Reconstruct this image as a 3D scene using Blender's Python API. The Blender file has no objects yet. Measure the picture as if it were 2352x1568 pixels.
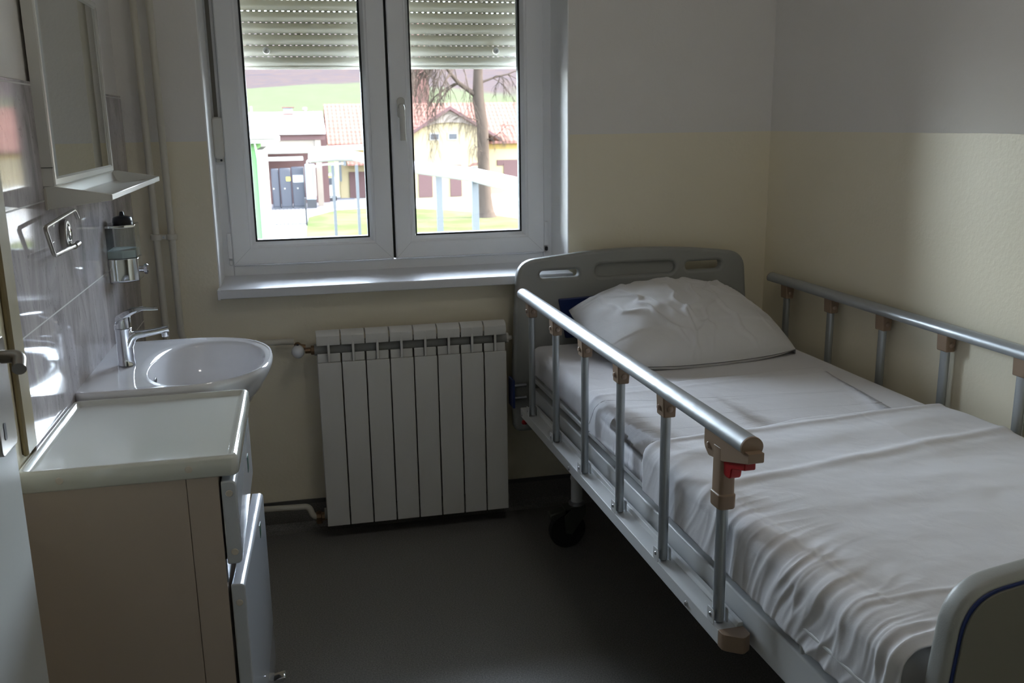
import bpy, math, random
from mathutils import Vector, Matrix, noise
random.seed(7)
sc = bpy.context.scene
col = sc.collection
PI = math.pi

# ------------------------------------------------------------------ camera
YAW, PITCH, ROLL, FPX = 0.2192, -0.23, -0.0146, 2155.8
cy_, sy_ = math.cos(YAW), math.sin(YAW); cp_, sp_ = math.cos(PITCH), math.sin(PITCH)
fw = Vector((sy_*cp_, cy_*cp_, sp_)); rt = Vector((cy_, -sy_, 0)); up = rt.cross(fw)
cr_, sr_ = math.cos(ROLL), math.sin(ROLL)
rt2 = rt*cr_ + up*sr_; up2 = up*cr_ - rt*sr_
cam_d = bpy.data.cameras.new('camera'); cam = bpy.data.objects.new('camera', cam_d); col.objects.link(cam)
cam.matrix_world = Matrix(((rt2.x, up2.x, -fw.x, 0.5253), (rt2.y, up2.y, -fw.y, -3.1871), (rt2.z, up2.z, -fw.z, 1.3985), (0, 0, 0, 1)))
cam_d.sensor_width = 22.3; cam_d.sensor_fit = 'HORIZONTAL'; cam_d.lens = FPX/2352*22.3
cam_d.clip_start = 0.02; cam_d.clip_end = 2000
cam_d.dof.use_dof = True; cam_d.dof.focus_distance = 2.1; cam_d.dof.aperture_fstop = 6.3
sc.camera = cam

# ------------------------------------------------------------------ light
sc.view_settings.view_transform = 'Standard'; sc.view_settings.look = 'None'
sc.view_settings.gamma = 1.0; sc.view_settings.use_curve_mapping = False
sc.view_settings.exposure = EXPOSURE = 1.47
W = bpy.data.worlds.new('sky'); sc.world = W; W.use_nodes = True
nt = W.node_tree; nt.nodes.clear()
sky = nt.nodes.new('ShaderNodeTexSky'); sky.sky_type = 'NISHITA'; sky.sun_disc = False
sky.sun_elevation = math.radians(42); sky.sun_rotation = math.radians(95); sky.dust_density = 2.0; sky.air_density = 1.0; sky.ozone_density = 1.0
bg = nt.nodes.new('ShaderNodeBackground'); bg.inputs[1].default_value = 2.5
hsv = nt.nodes.new('ShaderNodeHueSaturation'); hsv.inputs['Saturation'].default_value = 0.6
wo = nt.nodes.new('ShaderNodeOutputWorld')
nt.links.new(sky.outputs[0], hsv.inputs['Color']); nt.links.new(hsv.outputs[0], bg.inputs[0]); nt.links.new(bg.outputs[0], wo.inputs[0])
sd = bpy.data.lights.new('sun', 'SUN'); sd.energy = 2.2; sd.angle = math.radians(0.6); sd.color = (1.0, 0.95, 0.88)
sun = bpy.data.objects.new('sun', sd); col.objects.link(sun)
sun.rotation_euler = Vector((0.74, -0.10, 0.67)).to_track_quat('Z', 'Y').to_euler()
gd = bpy.data.lights.new('added_sky_fill', 'SUN'); gd.energy = 10.5; gd.angle = math.radians(95); gd.color = (0.86, 0.91, 1.0)  # added wide soft sun lamp, boosts the daylight reaching the room
glow = bpy.data.objects.new('added_sky_fill', gd); col.objects.link(glow)
glow.rotation_euler = Vector((-0.50, 0.82, 0.30)).to_track_quat('Z', 'Y').to_euler()
# portal: tells the renderer where daylight enters (emits nothing)
pd = bpy.data.lights.new('window_portal', 'AREA'); pd.shape = 'RECTANGLE'; pd.size = 1.30; pd.size_y = 1.45
pd.cycles.is_portal = True
po = bpy.data.objects.new('window_portal', pd); col.objects.link(po); po.location = (0.85, 0.47, 1.5)
po.rotation_euler = (-PI/2, 0, 0)
cy = sc.cycles
cy.use_denoising = True; cy.max_bounces = 14; cy.diffuse_bounces = 7; cy.glossy_bounces = 6; cy.transmission_bounces = 8; cy.transparent_max_bounces = 16
cy.caustics_reflective = False; cy.caustics_refractive = False; cy.sample_clamp_indirect = 8.0

# ------------------------------------------------------------------ materials
def srgb(r, g, b):
    f = lambda c: (c/255/12.92) if c/255 <= 0.04045 else ((c/255+0.055)/1.055)**2.4
    return (f(r), f(g), f(b), 1)
def mat(name, c, rough=0.5, metal=0.0, bump=0.0, bscale=200.0, var=0.0, vscale=6.0, coat=0.0, spec=0.5, **kw):
    m = bpy.data.materials.new(name); m.use_nodes = True
    n = m.node_tree.nodes; L = m.node_tree.links; b = n['Principled BSDF']
    b.inputs['Base Color'].default_value = c; b.inputs['Roughness'].default_value = rough; b.inputs['Metallic'].default_value = metal
    b.inputs['Coat Weight'].default_value = coat; b.inputs['Specular IOR Level'].default_value = spec
    for k, v in kw.items(): b.inputs[k.replace('_', ' ')].default_value = v
    tc = n.new('ShaderNodeTexCoord')
    if var > 0:
        nz = n.new('ShaderNodeTexNoise'); nz.inputs['Scale'].default_value = vscale; nz.inputs['Detail'].default_value = 6
        mx = n.new('ShaderNodeMix'); mx.data_type = 'RGBA'; mx.blend_type = 'MIX'
        mx.inputs[6].default_value = c; mx.inputs[7].default_value = tuple(x*(1-var) for x in c[:3])+(1,)
        L.new(tc.outputs['Object'], nz.inputs['Vector']); L.new(nz.outputs['Fac'], mx.inputs[0]); L.new(mx.outputs[2], b.inputs['Base Color'])
    if bump > 0:
        nb = n.new('ShaderNodeTexNoise'); nb.inputs['Scale'].default_value = bscale; nb.inputs['Detail'].default_value = 3
        bp = n.new('ShaderNodeBump'); bp.inputs['Strength'].default_value = bump; bp.inputs['Distance'].default_value = 0.002
        L.new(tc.outputs['Object'], nb.inputs['Vector']); L.new(nb.outputs['Fac'], bp.inputs['Height']); L.new(bp.outputs[0], b.inputs['Normal'])
    return m
def nodes(m): return m.node_tree.nodes, m.node_tree.links, m.node_tree.nodes['Principled BSDF']
def mth(n, L, op, a, b=None, c=None):
    x = n.new('ShaderNodeMath'); x.operation = op
    for i, v in enumerate((a, b, c)):
        if v is None: continue
        if isinstance(v, (int, float)): x.inputs[i].default_value = v
        else: L.new(v, x.inputs[i])
    return x.outputs[0]
def mixc(n, L, fac, a, b, blend='MIX'):
    x = n.new('ShaderNodeMix'); x.data_type = 'RGBA'; x.blend_type = blend
    for i, v in ((0, fac), (6, a), (7, b)):
        if isinstance(v, (int, float, tuple)): x.inputs[i].default_value = v
        else: L.new(v, x.inputs[i])
    return x.outputs[2]

# two-tone wall paint: glossy cream dado below 1.352 m, matt grey-white above
def wall_mat():
    m = mat('wall_paint', (.5, .5, .5, 1), .5); n, L, b = nodes(m)
    g = n.new('ShaderNodeNewGeometry'); s = n.new('ShaderNodeSeparateXYZ'); L.new(g.outputs['Position'], s.inputs[0])
    nz = n.new('ShaderNodeTexNoise'); nz.inputs['Scale'].default_value = 3; nz.inputs['Detail'].default_value = 5; L.new(g.outputs['Position'], nz.inputs['Vector'])
    wob = mth(n, L, 'MULTIPLY_ADD', nz.outputs['Fac'], .006, 1.349)
    up_ = mth(n, L, 'GREATER_THAN', s.outputs[2], wob)
    dado = mixc(n, L, nz.outputs['Fac'], (.84, .775, .62, 1), (.81, .745, .59, 1)); top = mixc(n, L, nz.outputs['Fac'], (.80, .775, .745, 1), (.76, .735, .705, 1))
    L.new(mixc(n, L, up_, dado, top), b.inputs['Base Color'])
    L.new(mth(n, L, 'MULTIPLY_ADD', up_, .42, .38), b.inputs['Roughness'])
    L.new(mth(n, L, 'MULTIPLY_ADD', up_, -.3, .4), b.inputs['Specular IOR Level'])
    n2 = n.new('ShaderNodeTexNoise'); n2.inputs['Scale'].default_value = 90; n2.inputs['Detail'].default_value = 2; L.new(g.outputs['Position'], n2.inputs['Vector'])
    bp = n.new('ShaderNodeBump'); bp.inputs['Strength'].default_value = .22; bp.inputs['Distance'].default_value = .003
    L.new(n2.outputs['Fac'], bp.inputs['Height']); L.new(bp.outputs[0], b.inputs['Normal'])
    return m
M = {}
M['wall'] = wall_mat()
M['ceiling'] = mat('ceiling_paint', (.86, .85, .83, 1), .9)
M['reveal'] = mat('reveal_plaster', (.88, .88, .87, 1), .6, bump=.2, bscale=60)
def floor_mat():
    m = mat('vinyl_floor', (.05, .047, .042, 1), .42); n, L, b = nodes(m)
    tc = n.new('ShaderNodeTexCoord'); nz = n.new('ShaderNodeTexNoise'); nz.inputs['Scale'].default_value = 260; nz.inputs['Detail'].default_value = 4
    L.new(tc.outputs['Object'], nz.inputs['Vector'])
    cr = n.new('ShaderNodeValToRGB'); cr.color_ramp.elements[0].position = .35; cr.color_ramp.elements[1].position = .7
    cr.color_ramp.elements[0].color = (.125, .12, .112, 1); cr.color_ramp.elements[1].color = (.25, .24, .225, 1)
    L.new(nz.outputs['Fac'], cr.inputs[0]); L.new(cr.outputs[0], b.inputs['Base Color'])
    return m
M['floor'] = floor_mat()
M['pvc'] = mat('white_pvc', (.92, .93, .95, 1), .32, spec=.5, var=.05, vscale=3)
M['gasket'] = mat('black_gasket', (.012, .014, .014, 1), .6)
M['dark'] = mat('dark_gap', (.01, .01, .01, 1), .8)
M['sill'] = mat('sill_white', (.74, .75, .78, 1), .28)
M['ceramic'] = mat('sink_ceramic', (.78, .78, .80, 1), .08, coat=.6)
M['chrome'] = mat('chrome', (.72, .73, .75, 1), .07, 1.0)
M['satin'] = mat('satin_steel', (.42, .39, .35, 1), .28, 1.0)
M['alu'] = mat('aluminium', (.46, .49, .51, 1), .34, .75, var=.1, vscale=30)
M['alurail'] = mat('rail_aluminium', (.36, .38, .40, 1), .42, .35, bump=.6, bscale=22, coat=.25)
M['brass'] = mat('old_brass', (.30, .20, .12, 1), .4, .9, var=.4, vscale=60)
M['zinc'] = mat('zinc_bolt', (.5, .52, .55, 1), .3, 1.0)
M['pipe'] = mat('pipe_paint', (.60, .57, .49, 1), .4)
M['radiator'] = mat('radiator_enamel', (.70, .69, .66, 1), .38)
M['radback'] = mat('radiator_body', (.35, .35, .33, 1), .5)
M['cab_top'] = mat('locker_top_gloss', (.68, .69, .64, 1), .09, coat=.5)
M['cab_side'] = mat('locker_side_laminate', (.50, .42, .355, 1), .5, var=.06)
M['cab_edge'] = mat('locker_edging', (.58, .53, .46, 1), .3)
M['cab_front'] = mat('locker_front_gloss', (.55, .58, .63, 1), .16, coat=.3)
M['capdot'] = mat('screw_cover', (.66, .60, .53, 1), .4)
M['green'] = mat('green_label', (.03, .10, .06, 1), .4)
M['mirror'] = mat('mirror_glass', (.84, .87, .85, 1), .015, 1.0)
M['plastic'] = mat('white_plastic', (.68, .67, .63, 1), .22)
M['plastic_side'] = mat('beige_plastic', (.56, .52, .46, 1), .35)
M['wood'] = mat('yellowed_wood', (.31, .24, .12, 1), .5, var=.45, vscale=12)
M['door'] = mat('door_paint', (.60, .62, .62, 1), .45)
M['bedgrey'] = mat('grey_bed_plastic', (.31, .315, .30, 1), .42, bump=.15, bscale=500)
M['bedgrey2'] = mat('footboard_inner', (.15, .145, .125, 1), .5)
M['navy'] = mat('navy_plastic', (.010, .025, .12, 1), .4)
M['frame'] = mat('bed_frame_white', (.60, .61, .61, 1), .4)
M['tan'] = mat('tan_plastic', (.27, .185, .125, 1), .42)
M['tanbutton'] = mat('tan_button', (.36, .26, .20, 1), .3)
M['red'] = mat('red_plastic', (.35, .005, .008, 1), .35)
M['rubber'] = mat('caster_rubber', (.012, .013, .015, 1), .6)
M['forkm'] = mat('caster_fork_steel', (.12, .13, .11, 1), .4, .7)
M['black'] = mat('black_plastic', (.012, .012, .018, 1), .3)
M['shirt'] = None
def tile_mat():
    m = mat('marbled_tile', (.4, .4, .42, 1), .07, spec=.4); n, L, b = nodes(m)
    g = n.new('ShaderNodeNewGeometry'); s = n.new('ShaderNodeSeparateXYZ'); L.new(g.outputs['Position'], s.inputs[0])
    mp = n.new('ShaderNodeMapping'); mp.inputs['Scale'].default_value = (1, 3.2, 1.1); mp.inputs['Rotation'].default_value = (.35, 0, 0); L.new(g.outputs['Position'], mp.inputs[0])
    nz = n.new('ShaderNodeTexNoise'); nz.inputs['Scale'].default_value = 3.2; nz.inputs['Detail'].default_value = 9; nz.inputs['Roughness'].default_value = .62; nz.inputs['Distortion'].default_value = .8
    L.new(mp.outputs[0], nz.inputs['Vector'])
    cr = n.new('ShaderNodeValToRGB'); e = cr.color_ramp.elements
    e[0].position = .28; e[0].color = (.24, .215, .23, 1); e[1].position = .75; e[1].color = (.62, .57, .58, 1)
    e2 = e.new(.5); e2.color = (.43, .395, .41, 1)
    L.new(nz.outputs['Fac'], cr.inputs[0])
    # thin dark veins
    v = n.new('ShaderNodeTexNoise'); v.inputs['Scale'].default_value = 5; v.inputs['Detail'].default_value = 8; v.inputs['Distortion'].default_value = 2; L.new(mp.outputs[0], v.inputs['Vector'])
    vv = mth(n, L, 'LESS_THAN', mth(n, L, 'ABSOLUTE', mth(n, L, 'SUBTRACT', v.outputs['Fac'], .5)), .006)
    c1 = mixc(n, L, mth(n, L, 'MULTIPLY', vv, .35), cr.outputs[0], (.10, .09, .10, 1))
    # grout: rows 0.2335 m, columns 0.5 m
    gz = mth(n, L, 'ABSOLUTE', mth(n, L, 'SUBTRACT', mth(n, L, 'PINGPONG', mth(n, L, 'SUBTRACT', s.outputs[2], 1.018-.2335*10), .11675), 0))
    gh = mth(n, L, 'LESS_THAN', gz, .0016)
    gy = mth(n, L, 'PINGPONG', mth(n, L, 'ADD', s.outputs[1], .845+10), .25)
    gv = mth(n, L, 'LESS_THAN', gy, .0011)
    c2 = mixc(n, L, gv, c1, (.22, .20, .21, 1)); c3 = mixc(n, L, gh, c2, (.52, .50, .50, 1))
    L.new(c3, b.inputs['Base Color'])
    gr = mth(n, L, 'MAXIMUM', gh, gv)
    L.new(mth(n, L, 'MULTIPLY_ADD', gr, .5, .06), b.inputs['Roughness'])
    bp = n.new('ShaderNodeBump'); bp.inputs['Strength'].default_value = .35; bp.inputs['Distance'].default_value = .001; bp.invert = True
    nn = n.new('ShaderNodeTexNoise'); nn.inputs['Scale'].default_value = 9; nn.inputs['Detail'].default_value = 1; L.new(g.outputs['Position'], nn.inputs['Vector'])
    L.new(mth(n, L, 'MULTIPLY_ADD', nn.outputs['Fac'], .05, gr), bp.inputs['Height']); L.new(bp.outputs[0], b.inputs['Normal'])
    return m
M['tile'] = tile_mat()
def cloth_mat(name, c, fine=1.0):
    m = mat(name, c, .85, spec=.2); n, L, b = nodes(m)
    b.inputs['Sheen Weight'].default_value = .15
    tc = n.new('ShaderNodeTexCoord'); nz = n.new('ShaderNodeTexNoise'); nz.inputs['Scale'].default_value = 14; nz.inputs['Detail'].default_value = 6; nz.inputs['Distortion'].default_value = .6
    L.new(tc.outputs['Object'], nz.inputs['Vector'])
    wv = n.new('ShaderNodeTexNoise'); wv.inputs['Scale'].default_value = 900; L.new(tc.outputs['Object'], wv.inputs['Vector'])
    h = mth(n, L, 'MULTIPLY_ADD', wv.outputs['Fac'], .06, nz.outputs['Fac'])
    bp = n.new('ShaderNodeBump'); bp.inputs['Strength'].default_value = .35*fine; bp.inputs['Distance'].default_value = .006
    L.new(h, bp.inputs['Height']); L.new(bp.outputs[0], b.inputs['Normal'])
    return m
M['sheet'] = cloth_mat('white_cotton_sheet', (.66, .65, .67, 1))
M['pillow'] = cloth_mat('white_cotton_pillowcase', (.68, .67, .67, 1))
def glass_mat(name, tint=(.96, .98, .97, 1), refl=1.0):
    m = bpy.data.materials.new(name); m.use_nodes = True; n = m.node_tree.nodes; L = m.node_tree.links; n.clear()
    o = n.new('ShaderNodeOutputMaterial'); t = n.new('ShaderNodeBsdfTransparent'); t.inputs[0].default_value = tint
    gl = n.new('ShaderNodeBsdfGlossy'); gl.inputs['Roughness'].default_value = .02
    fr = n.new('ShaderNodeFresnel'); fr.inputs[0].default_value = 1.45
    mx = n.new('ShaderNodeMixShader'); L.new(mth(n, L, 'MULTIPLY', fr.outputs[0], refl), mx.inputs[0]); L.new(t.outputs[0], mx.inputs[1]); L.new(gl.outputs[0], mx.inputs[2]); L.new(mx.outputs[0], o.inputs[0])
    return m
M['glass'] = glass_mat('window_glass')
M['clear'] = glass_mat('clear_acrylic', (.95, .99, .985, 1), 1.3)
M['soap'] = mat('liquid_soap', (.80, .90, .89, 1), .2)
def slat_mat():
    m = bpy.data.materials.new('shutter_pvc'); m.use_nodes = True; n = m.node_tree.nodes; L = m.node_tree.links; n.clear()
    o = n.new('ShaderNodeOutputMaterial'); d = n.new('ShaderNodeBsdfPrincipled'); d.inputs['Base Color'].default_value = (.62, .61, .54, 1); d.inputs['Roughness'].default_value = .35
    t = n.new('ShaderNodeBsdfTranslucent'); t.inputs[0].default_value = (.78, .74, .60, 1)
    mx = n.new('ShaderNodeMixShader'); mx.inputs[0].default_value = .10; L.new(d.outputs[0], mx.inputs[1]); L.new(t.outputs[0], mx.inputs[2]); L.new(mx.outputs[0], o.inputs[0])
    return m
M['slat'] = slat_mat()

# ------------------------------------------------------------------ mesh helpers
class MB:
    def __init__(s): s.v = []; s.f = []
    def add(s, vs, fs):
        o = len(s.v); s.v += [tuple(p) for p in vs]; s.f += [tuple(i+o for i in f) for f in fs]; return s
    def box(s, x0, x1, y0, y1, z0, z1):
        return s.add([(x0,y0,z0),(x1,y0,z0),(x1,y1,z0),(x0,y1,z0),(x0,y0,z1),(x1,y0,z1),(x1,y1,z1),(x0,y1,z1)],
                     [(0,3,2,1),(4,5,6,7),(0,1,5,4),(1,2,6,5),(2,3,7,6),(3,0,4,7)])
    def prism(s, poly, axis, a, b):
        """poly: 2D points; axis 'x': (y,z), 'y': (x,z), 'z': (x,y)"""
        def P(p, t): return {'x': (t, p[0], p[1]), 'y': (p[0], t, p[1]), 'z': (p[0], p[1], t)}[axis]
        n = len(poly); vs = [P(p, a) for p in poly]+[P(p, b) for p in poly]
        return s.add(vs, [tuple(range(n))[::-1], tuple(range(n, 2*n))]+[(i, (i+1) % n, n+(i+1) % n, n+i) for i in range(n)])
    def rings(s, rings, caps=True, closed=True):
        n = len(rings[0]); vs = [p for r in rings for p in r]; fs = []
        for k in range(len(rings)-1):
            for i in range(n if closed else n-1):
                j = (i+1) % n; fs.append((k*n+i, k*n+j, (k+1)*n+j, (k+1)*n+i))
        if caps: fs += [tuple(range(n))[::-1], tuple(range((len(rings)-1)*n, len(rings)*n))]
        return s.add(vs, fs)
    def tube(s, path, r, n=14, flat=1.0, caps=True):
        path = [Vector(p) for p in path]; rs = r if isinstance(r, (list, tuple)) else [r]*len(path)
        rings = []; ref = None
        for i, p in enumerate(path):
            d = (path[min(i+1, len(path)-1)]-path[max(i-1, 0)]).normalized()
            if ref is None: ref = Vector((0, 0, 1)) if abs(d.z) < .9 else Vector((1, 0, 0))
            a = (ref-d*ref.dot(d)).normalized(); b = d.cross(a); ref = a
            rings.append([p+(a*math.cos(2*PI*k/n)*flat+b*math.sin(2*PI*k/n))*rs[i] for k in range(n)])
        return s.rings(rings, caps)
    def lathe(s, prof, c=(0,0,0), axis='z', n=24):
        """prof: (r, h) pairs along the axis"""
        rings = []
        for r, h in prof:
            q = []
            for k in range(n):
                a = 2*PI*k/n; u, w = max(r, 1e-5)*math.cos(a), max(r, 1e-5)*math.sin(a)
                p = {'z': (u, w, h), 'x': (h, u, w), 'y': (w, h, u)}[axis]
                q.append((p[0]+c[0], p[1]+c[1], p[2]+c[2]))
            rings.append(q)
        return s.rings(rings)
    def build(s, name, m, parent=None, bevel=0, seg=2, smooth=35, loc=None, kind=None):
        me = bpy.data.meshes.new(name); me.from_pydata(s.v, [], s.f); me.validate()
        me.materials.append(m)
        o = bpy.data.objects.new(name, me); col.objects.link(o)
        if smooth:
            for p in me.polygons: p.use_smooth = True
            me.set_sharp_from_angle(angle=math.radians(smooth))
        if bevel:
            b = o.modifiers.new('bevel', 'BEVEL'); b.width = bevel; b.segments = seg; b.limit_method = 'ANGLE'; b.angle_limit = math.radians(35)
        if parent: o.parent = parent
        if loc: o.location = loc
        if kind: o['kind'] = kind
        return o
def box(name, m, x0, x1, y0, y1, z0, z1, parent=None, bevel=0, seg=2, **k): return MB().box(x0,x1,y0,y1,z0,z1).build(name, m, parent, bevel, seg, **k)
def bez(pts, n=8):
    """round the corners of a polyline path"""
    pts = [Vector(p) for p in pts]; out = [pts[0]]
    for i in range(1, len(pts)-1):
        a, b, c = pts[i-1], pts[i], pts[i+1]; r = min((b-a).length, (c-b).length)*.45
        p0 = b+(a-b).normalized()*min(r, BR[0]); p1 = b+(c-b).normalized()*min(r, BR[0])
        for k in range(n+1):
            t = k/n; out.append(p0*(1-t)**2+b*2*t*(1-t)+p1*t*t)
    out.append(pts[-1]); return out
BR = [.03]
def tag(o, label, cat, group=None, kind=None):
    o['label'] = label; o['category'] = cat
    if group: o['group'] = group
    if kind: o['kind'] = kind
    return o
def thing(name, label, cat, loc=(0,0,0), rz=0, group=None):
    o = bpy.data.objects.new(name, None); col.objects.link(o); o.location = loc; o.rotation_euler = (0, 0, rz); o.empty_display_size = .1
    return tag(o, label, cat, group)
def struct(o): o['kind'] = 'structure'; return o
def copy_tree(o, parent=None):
    c = o.copy(); col.objects.link(c)
    if parent: c.parent = parent
    for ch in list(o.children): copy_tree(ch, c)
    return c
def curve_plate(name, splines, ext, bev, m, parent, mtx, res=3):
    """flat outline(s) with holes, extruded and rounded; splines = lists of (x, y)"""
    cu = bpy.data.curves.new(name, 'CURVE'); cu.dimensions = '2D'; cu.fill_mode = 'BOTH'; cu.extrude = ext; cu.bevel_depth = bev; cu.bevel_resolution = res
    X_ = [p[0] for p in splines[0]]; Y_ = [p[1] for p in splines[0]]
    for si, pts in enumerate(splines):
        # the bevel grows every outline by bev: shrink the plate and widen its holes to compensate
        xs = [p[0] for p in pts]; ys = [p[1] for p in pts]; mx_, my_ = (max(xs)+min(xs))/2, (max(ys)+min(ys))/2; w_, h_ = max(xs)-min(xs), max(ys)-min(ys)
        g = -1 if si == 0 else 1
        if si == 0: pts = [(mx_+(p[0]-mx_)*(w_-2*bev)/w_, my_+(p[1]-my_)*(h_-2*bev)/h_) for p in pts]
        else: pts = rrect(min(xs)-bev, max(xs)+bev, min(ys)-bev, max(ys)+bev, h_/2+bev-.001)
        sp = cu.splines.new('POLY'); sp.points.add(len(pts)-1); sp.use_cyclic_u = True
        for i, p in enumerate(pts): sp.points[i].co = (p[0], p[1], 0, 1)
    tmp = bpy.data.objects.new(name+'_tmp', cu); col.objects.link(tmp); bpy.context.view_layer.update()
    dg = bpy.context.evaluated_depsgraph_get(); me = bpy.data.meshes.new_from_object(tmp.evaluated_get(dg))
    bpy.data.objects.remove(tmp); bpy.data.curves.remove(cu)
    me.transform(mtx); me.materials.clear(); me.materials.append(m); me.name = name
    o = bpy.data.objects.new(name, me); col.objects.link(o)
    for p in me.polygons: p.use_smooth = True
    me.set_sharp_from_angle(angle=math.radians(40))
    if parent: o.parent = parent
    return o
def rrect(x0, x1, y0, y1, r, n=6):
    out = []
    for cx, cyy, a0 in ((x1-r, y1-r, 0), (x0+r, y1-r, PI/2), (x0+r, y0+r, PI), (x1-r, y0+r, 1.5*PI)):
        for k in range(n+1):
            a = a0+PI/2*k/n; out.append((cx+r*math.cos(a), cyy+r*math.sin(a)))
    return out
def smoothpoly(pts, r, n=6):
    out = []; N = len(pts)
    for i in range(N):
        a, b, c = Vector(pts[i-1]), Vector(pts[i]), Vector(pts[(i+1) % N]); rr = r[i] if isinstance(r, list) else r
        p0 = b+(a-b).normalized()*rr; p1 = b+(c-b).normalized()*rr
        for k in range(n+1):
            t = k/n; q = p0*(1-t)**2+b*2*t*(1-t)+p1*t*t; out.append((q.x, q.y))
    return out

# ------------------------------------------------------------------ room shell
RW, YF, CH = 2.205, -2.78, 2.72
struct(box('floor', M['floor'], -.9, 3.0, -4.6, .0, -.1, 0))
struct(box('ceiling', M['ceiling'], -.9, 3.0, -4.6, .42, CH, CH+.15))
struct(box('wall_left', M['wall'], -.25, 0, YF-.12, .42, 0, CH))
struct(box('wall_right', M['wall'], RW, RW+.25, YF-.12, .42, 0, CH))
wb = MB(); X0, X1, Z0, Z1 = .2511, 1.4465, .845, 2.22
wb.box(-.25, X0, 0, .42, -.1, CH); wb.box(X1, RW+.25, 0, .42, -.1, CH); wb.box(X0, X1, 0, .42, -.1, Z0); wb.box(X0, X1, 0, .42, Z1, CH)
struct(wb.build('wall_back', M['wall']))
wf = MB(); wf.box(-.25, .02, YF-.12, YF, 0, CH); wf.box(1.12, RW+.25, YF-.12, YF, 0, CH); wf.box(.02, 1.12, YF-.12, YF, 2.05, CH)
struct(wf.build('wall_front', M['wall']))
struct(box('wall_corridor', M['wall'], -.9, 3.0, -4.6, -4.48, 0, CH))
struct(box('wall_corridor_left', M['wall'], -1.0, -.9, -4.6, YF, 0, CH))
struct(box('wall_corridor_right', M['wall'], 3.0, 3.1, -4.6, YF, 0, CH))
for nm, a, b in (('wall_corridor_back_left', -.9, -.25), ('wall_corridor_back_right', RW+.25, 3.0)):
    struct(box(nm, M['wall'], a, b, YF-.12, YF, 0, CH))
cl_ = thing('added_fill_lamp', 'added round fill lamp, out of view above the doorway end', 'fill lamp', (1.25, -1.9, CH))  # invented lamp out of view, added to brighten the camera-facing walls
MB().lathe([(0, -.02), (.17, -.02), (.18, 0), (0, 0)], (0, 0, 0), 'z', 32).build('fill_lamp_base', M['frame'], cl_)
lm = mat('fill_lamp_emission', (.8, .8, .8, 1), .4); lm.node_tree.nodes['Principled BSDF'].inputs['Emission Color'].default_value = (1, .95, .88, 1); lm.node_tree.nodes['Principled BSDF'].inputs['Emission Strength'].default_value = 4.2
MB().lathe([(0, -.095), (.08, -.088), (.13, -.065), (.155, -.021), (0, -.021)], (0, 0, 0), 'z', 32).build('fill_lamp_shade', lm, cl_)
# white painted window reveals (thin plaster lining) are part of the back wall opening
rv = MB(); rv.box(X0, X0+.004, .001, .2224, Z0+.03, Z1); rv.box(X1-.004, X1, .001, .2224, Z0+.03, Z1); rv.box(X0, X1, .001, .2224, Z1-.004, Z1)
struct(rv.build('trim_1', M['reveal']))
# coved vinyl skirting: upstand with a lighter capping strip
cove = MB()
cove.prism([(-.004, .0), (-.004, .10), (0, .10), (0, 0)], 'x', 0, RW); cove.prism([(-.03, .0), (-.012, .008), (-.004, .03), (-.004, .0)], 'x', 0, RW)
struct(cove.build('baseboard_back', M['floor']))
cap = box('baseboard_capping', mat('capping_grey', (.10, .10, .095, 1), .4), 0, RW, -.007, 0, .098, .112); struct(cap)
cr = MB(); cr.box(RW-.004, RW, YF, -.004, 0, .10); struct(cr.build('baseboard_right', M['floor']))
cl = MB(); cl.box(0, .004, YF, -.004, 0, .10); struct(cl.build('baseboard_left', M['floor']))

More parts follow.
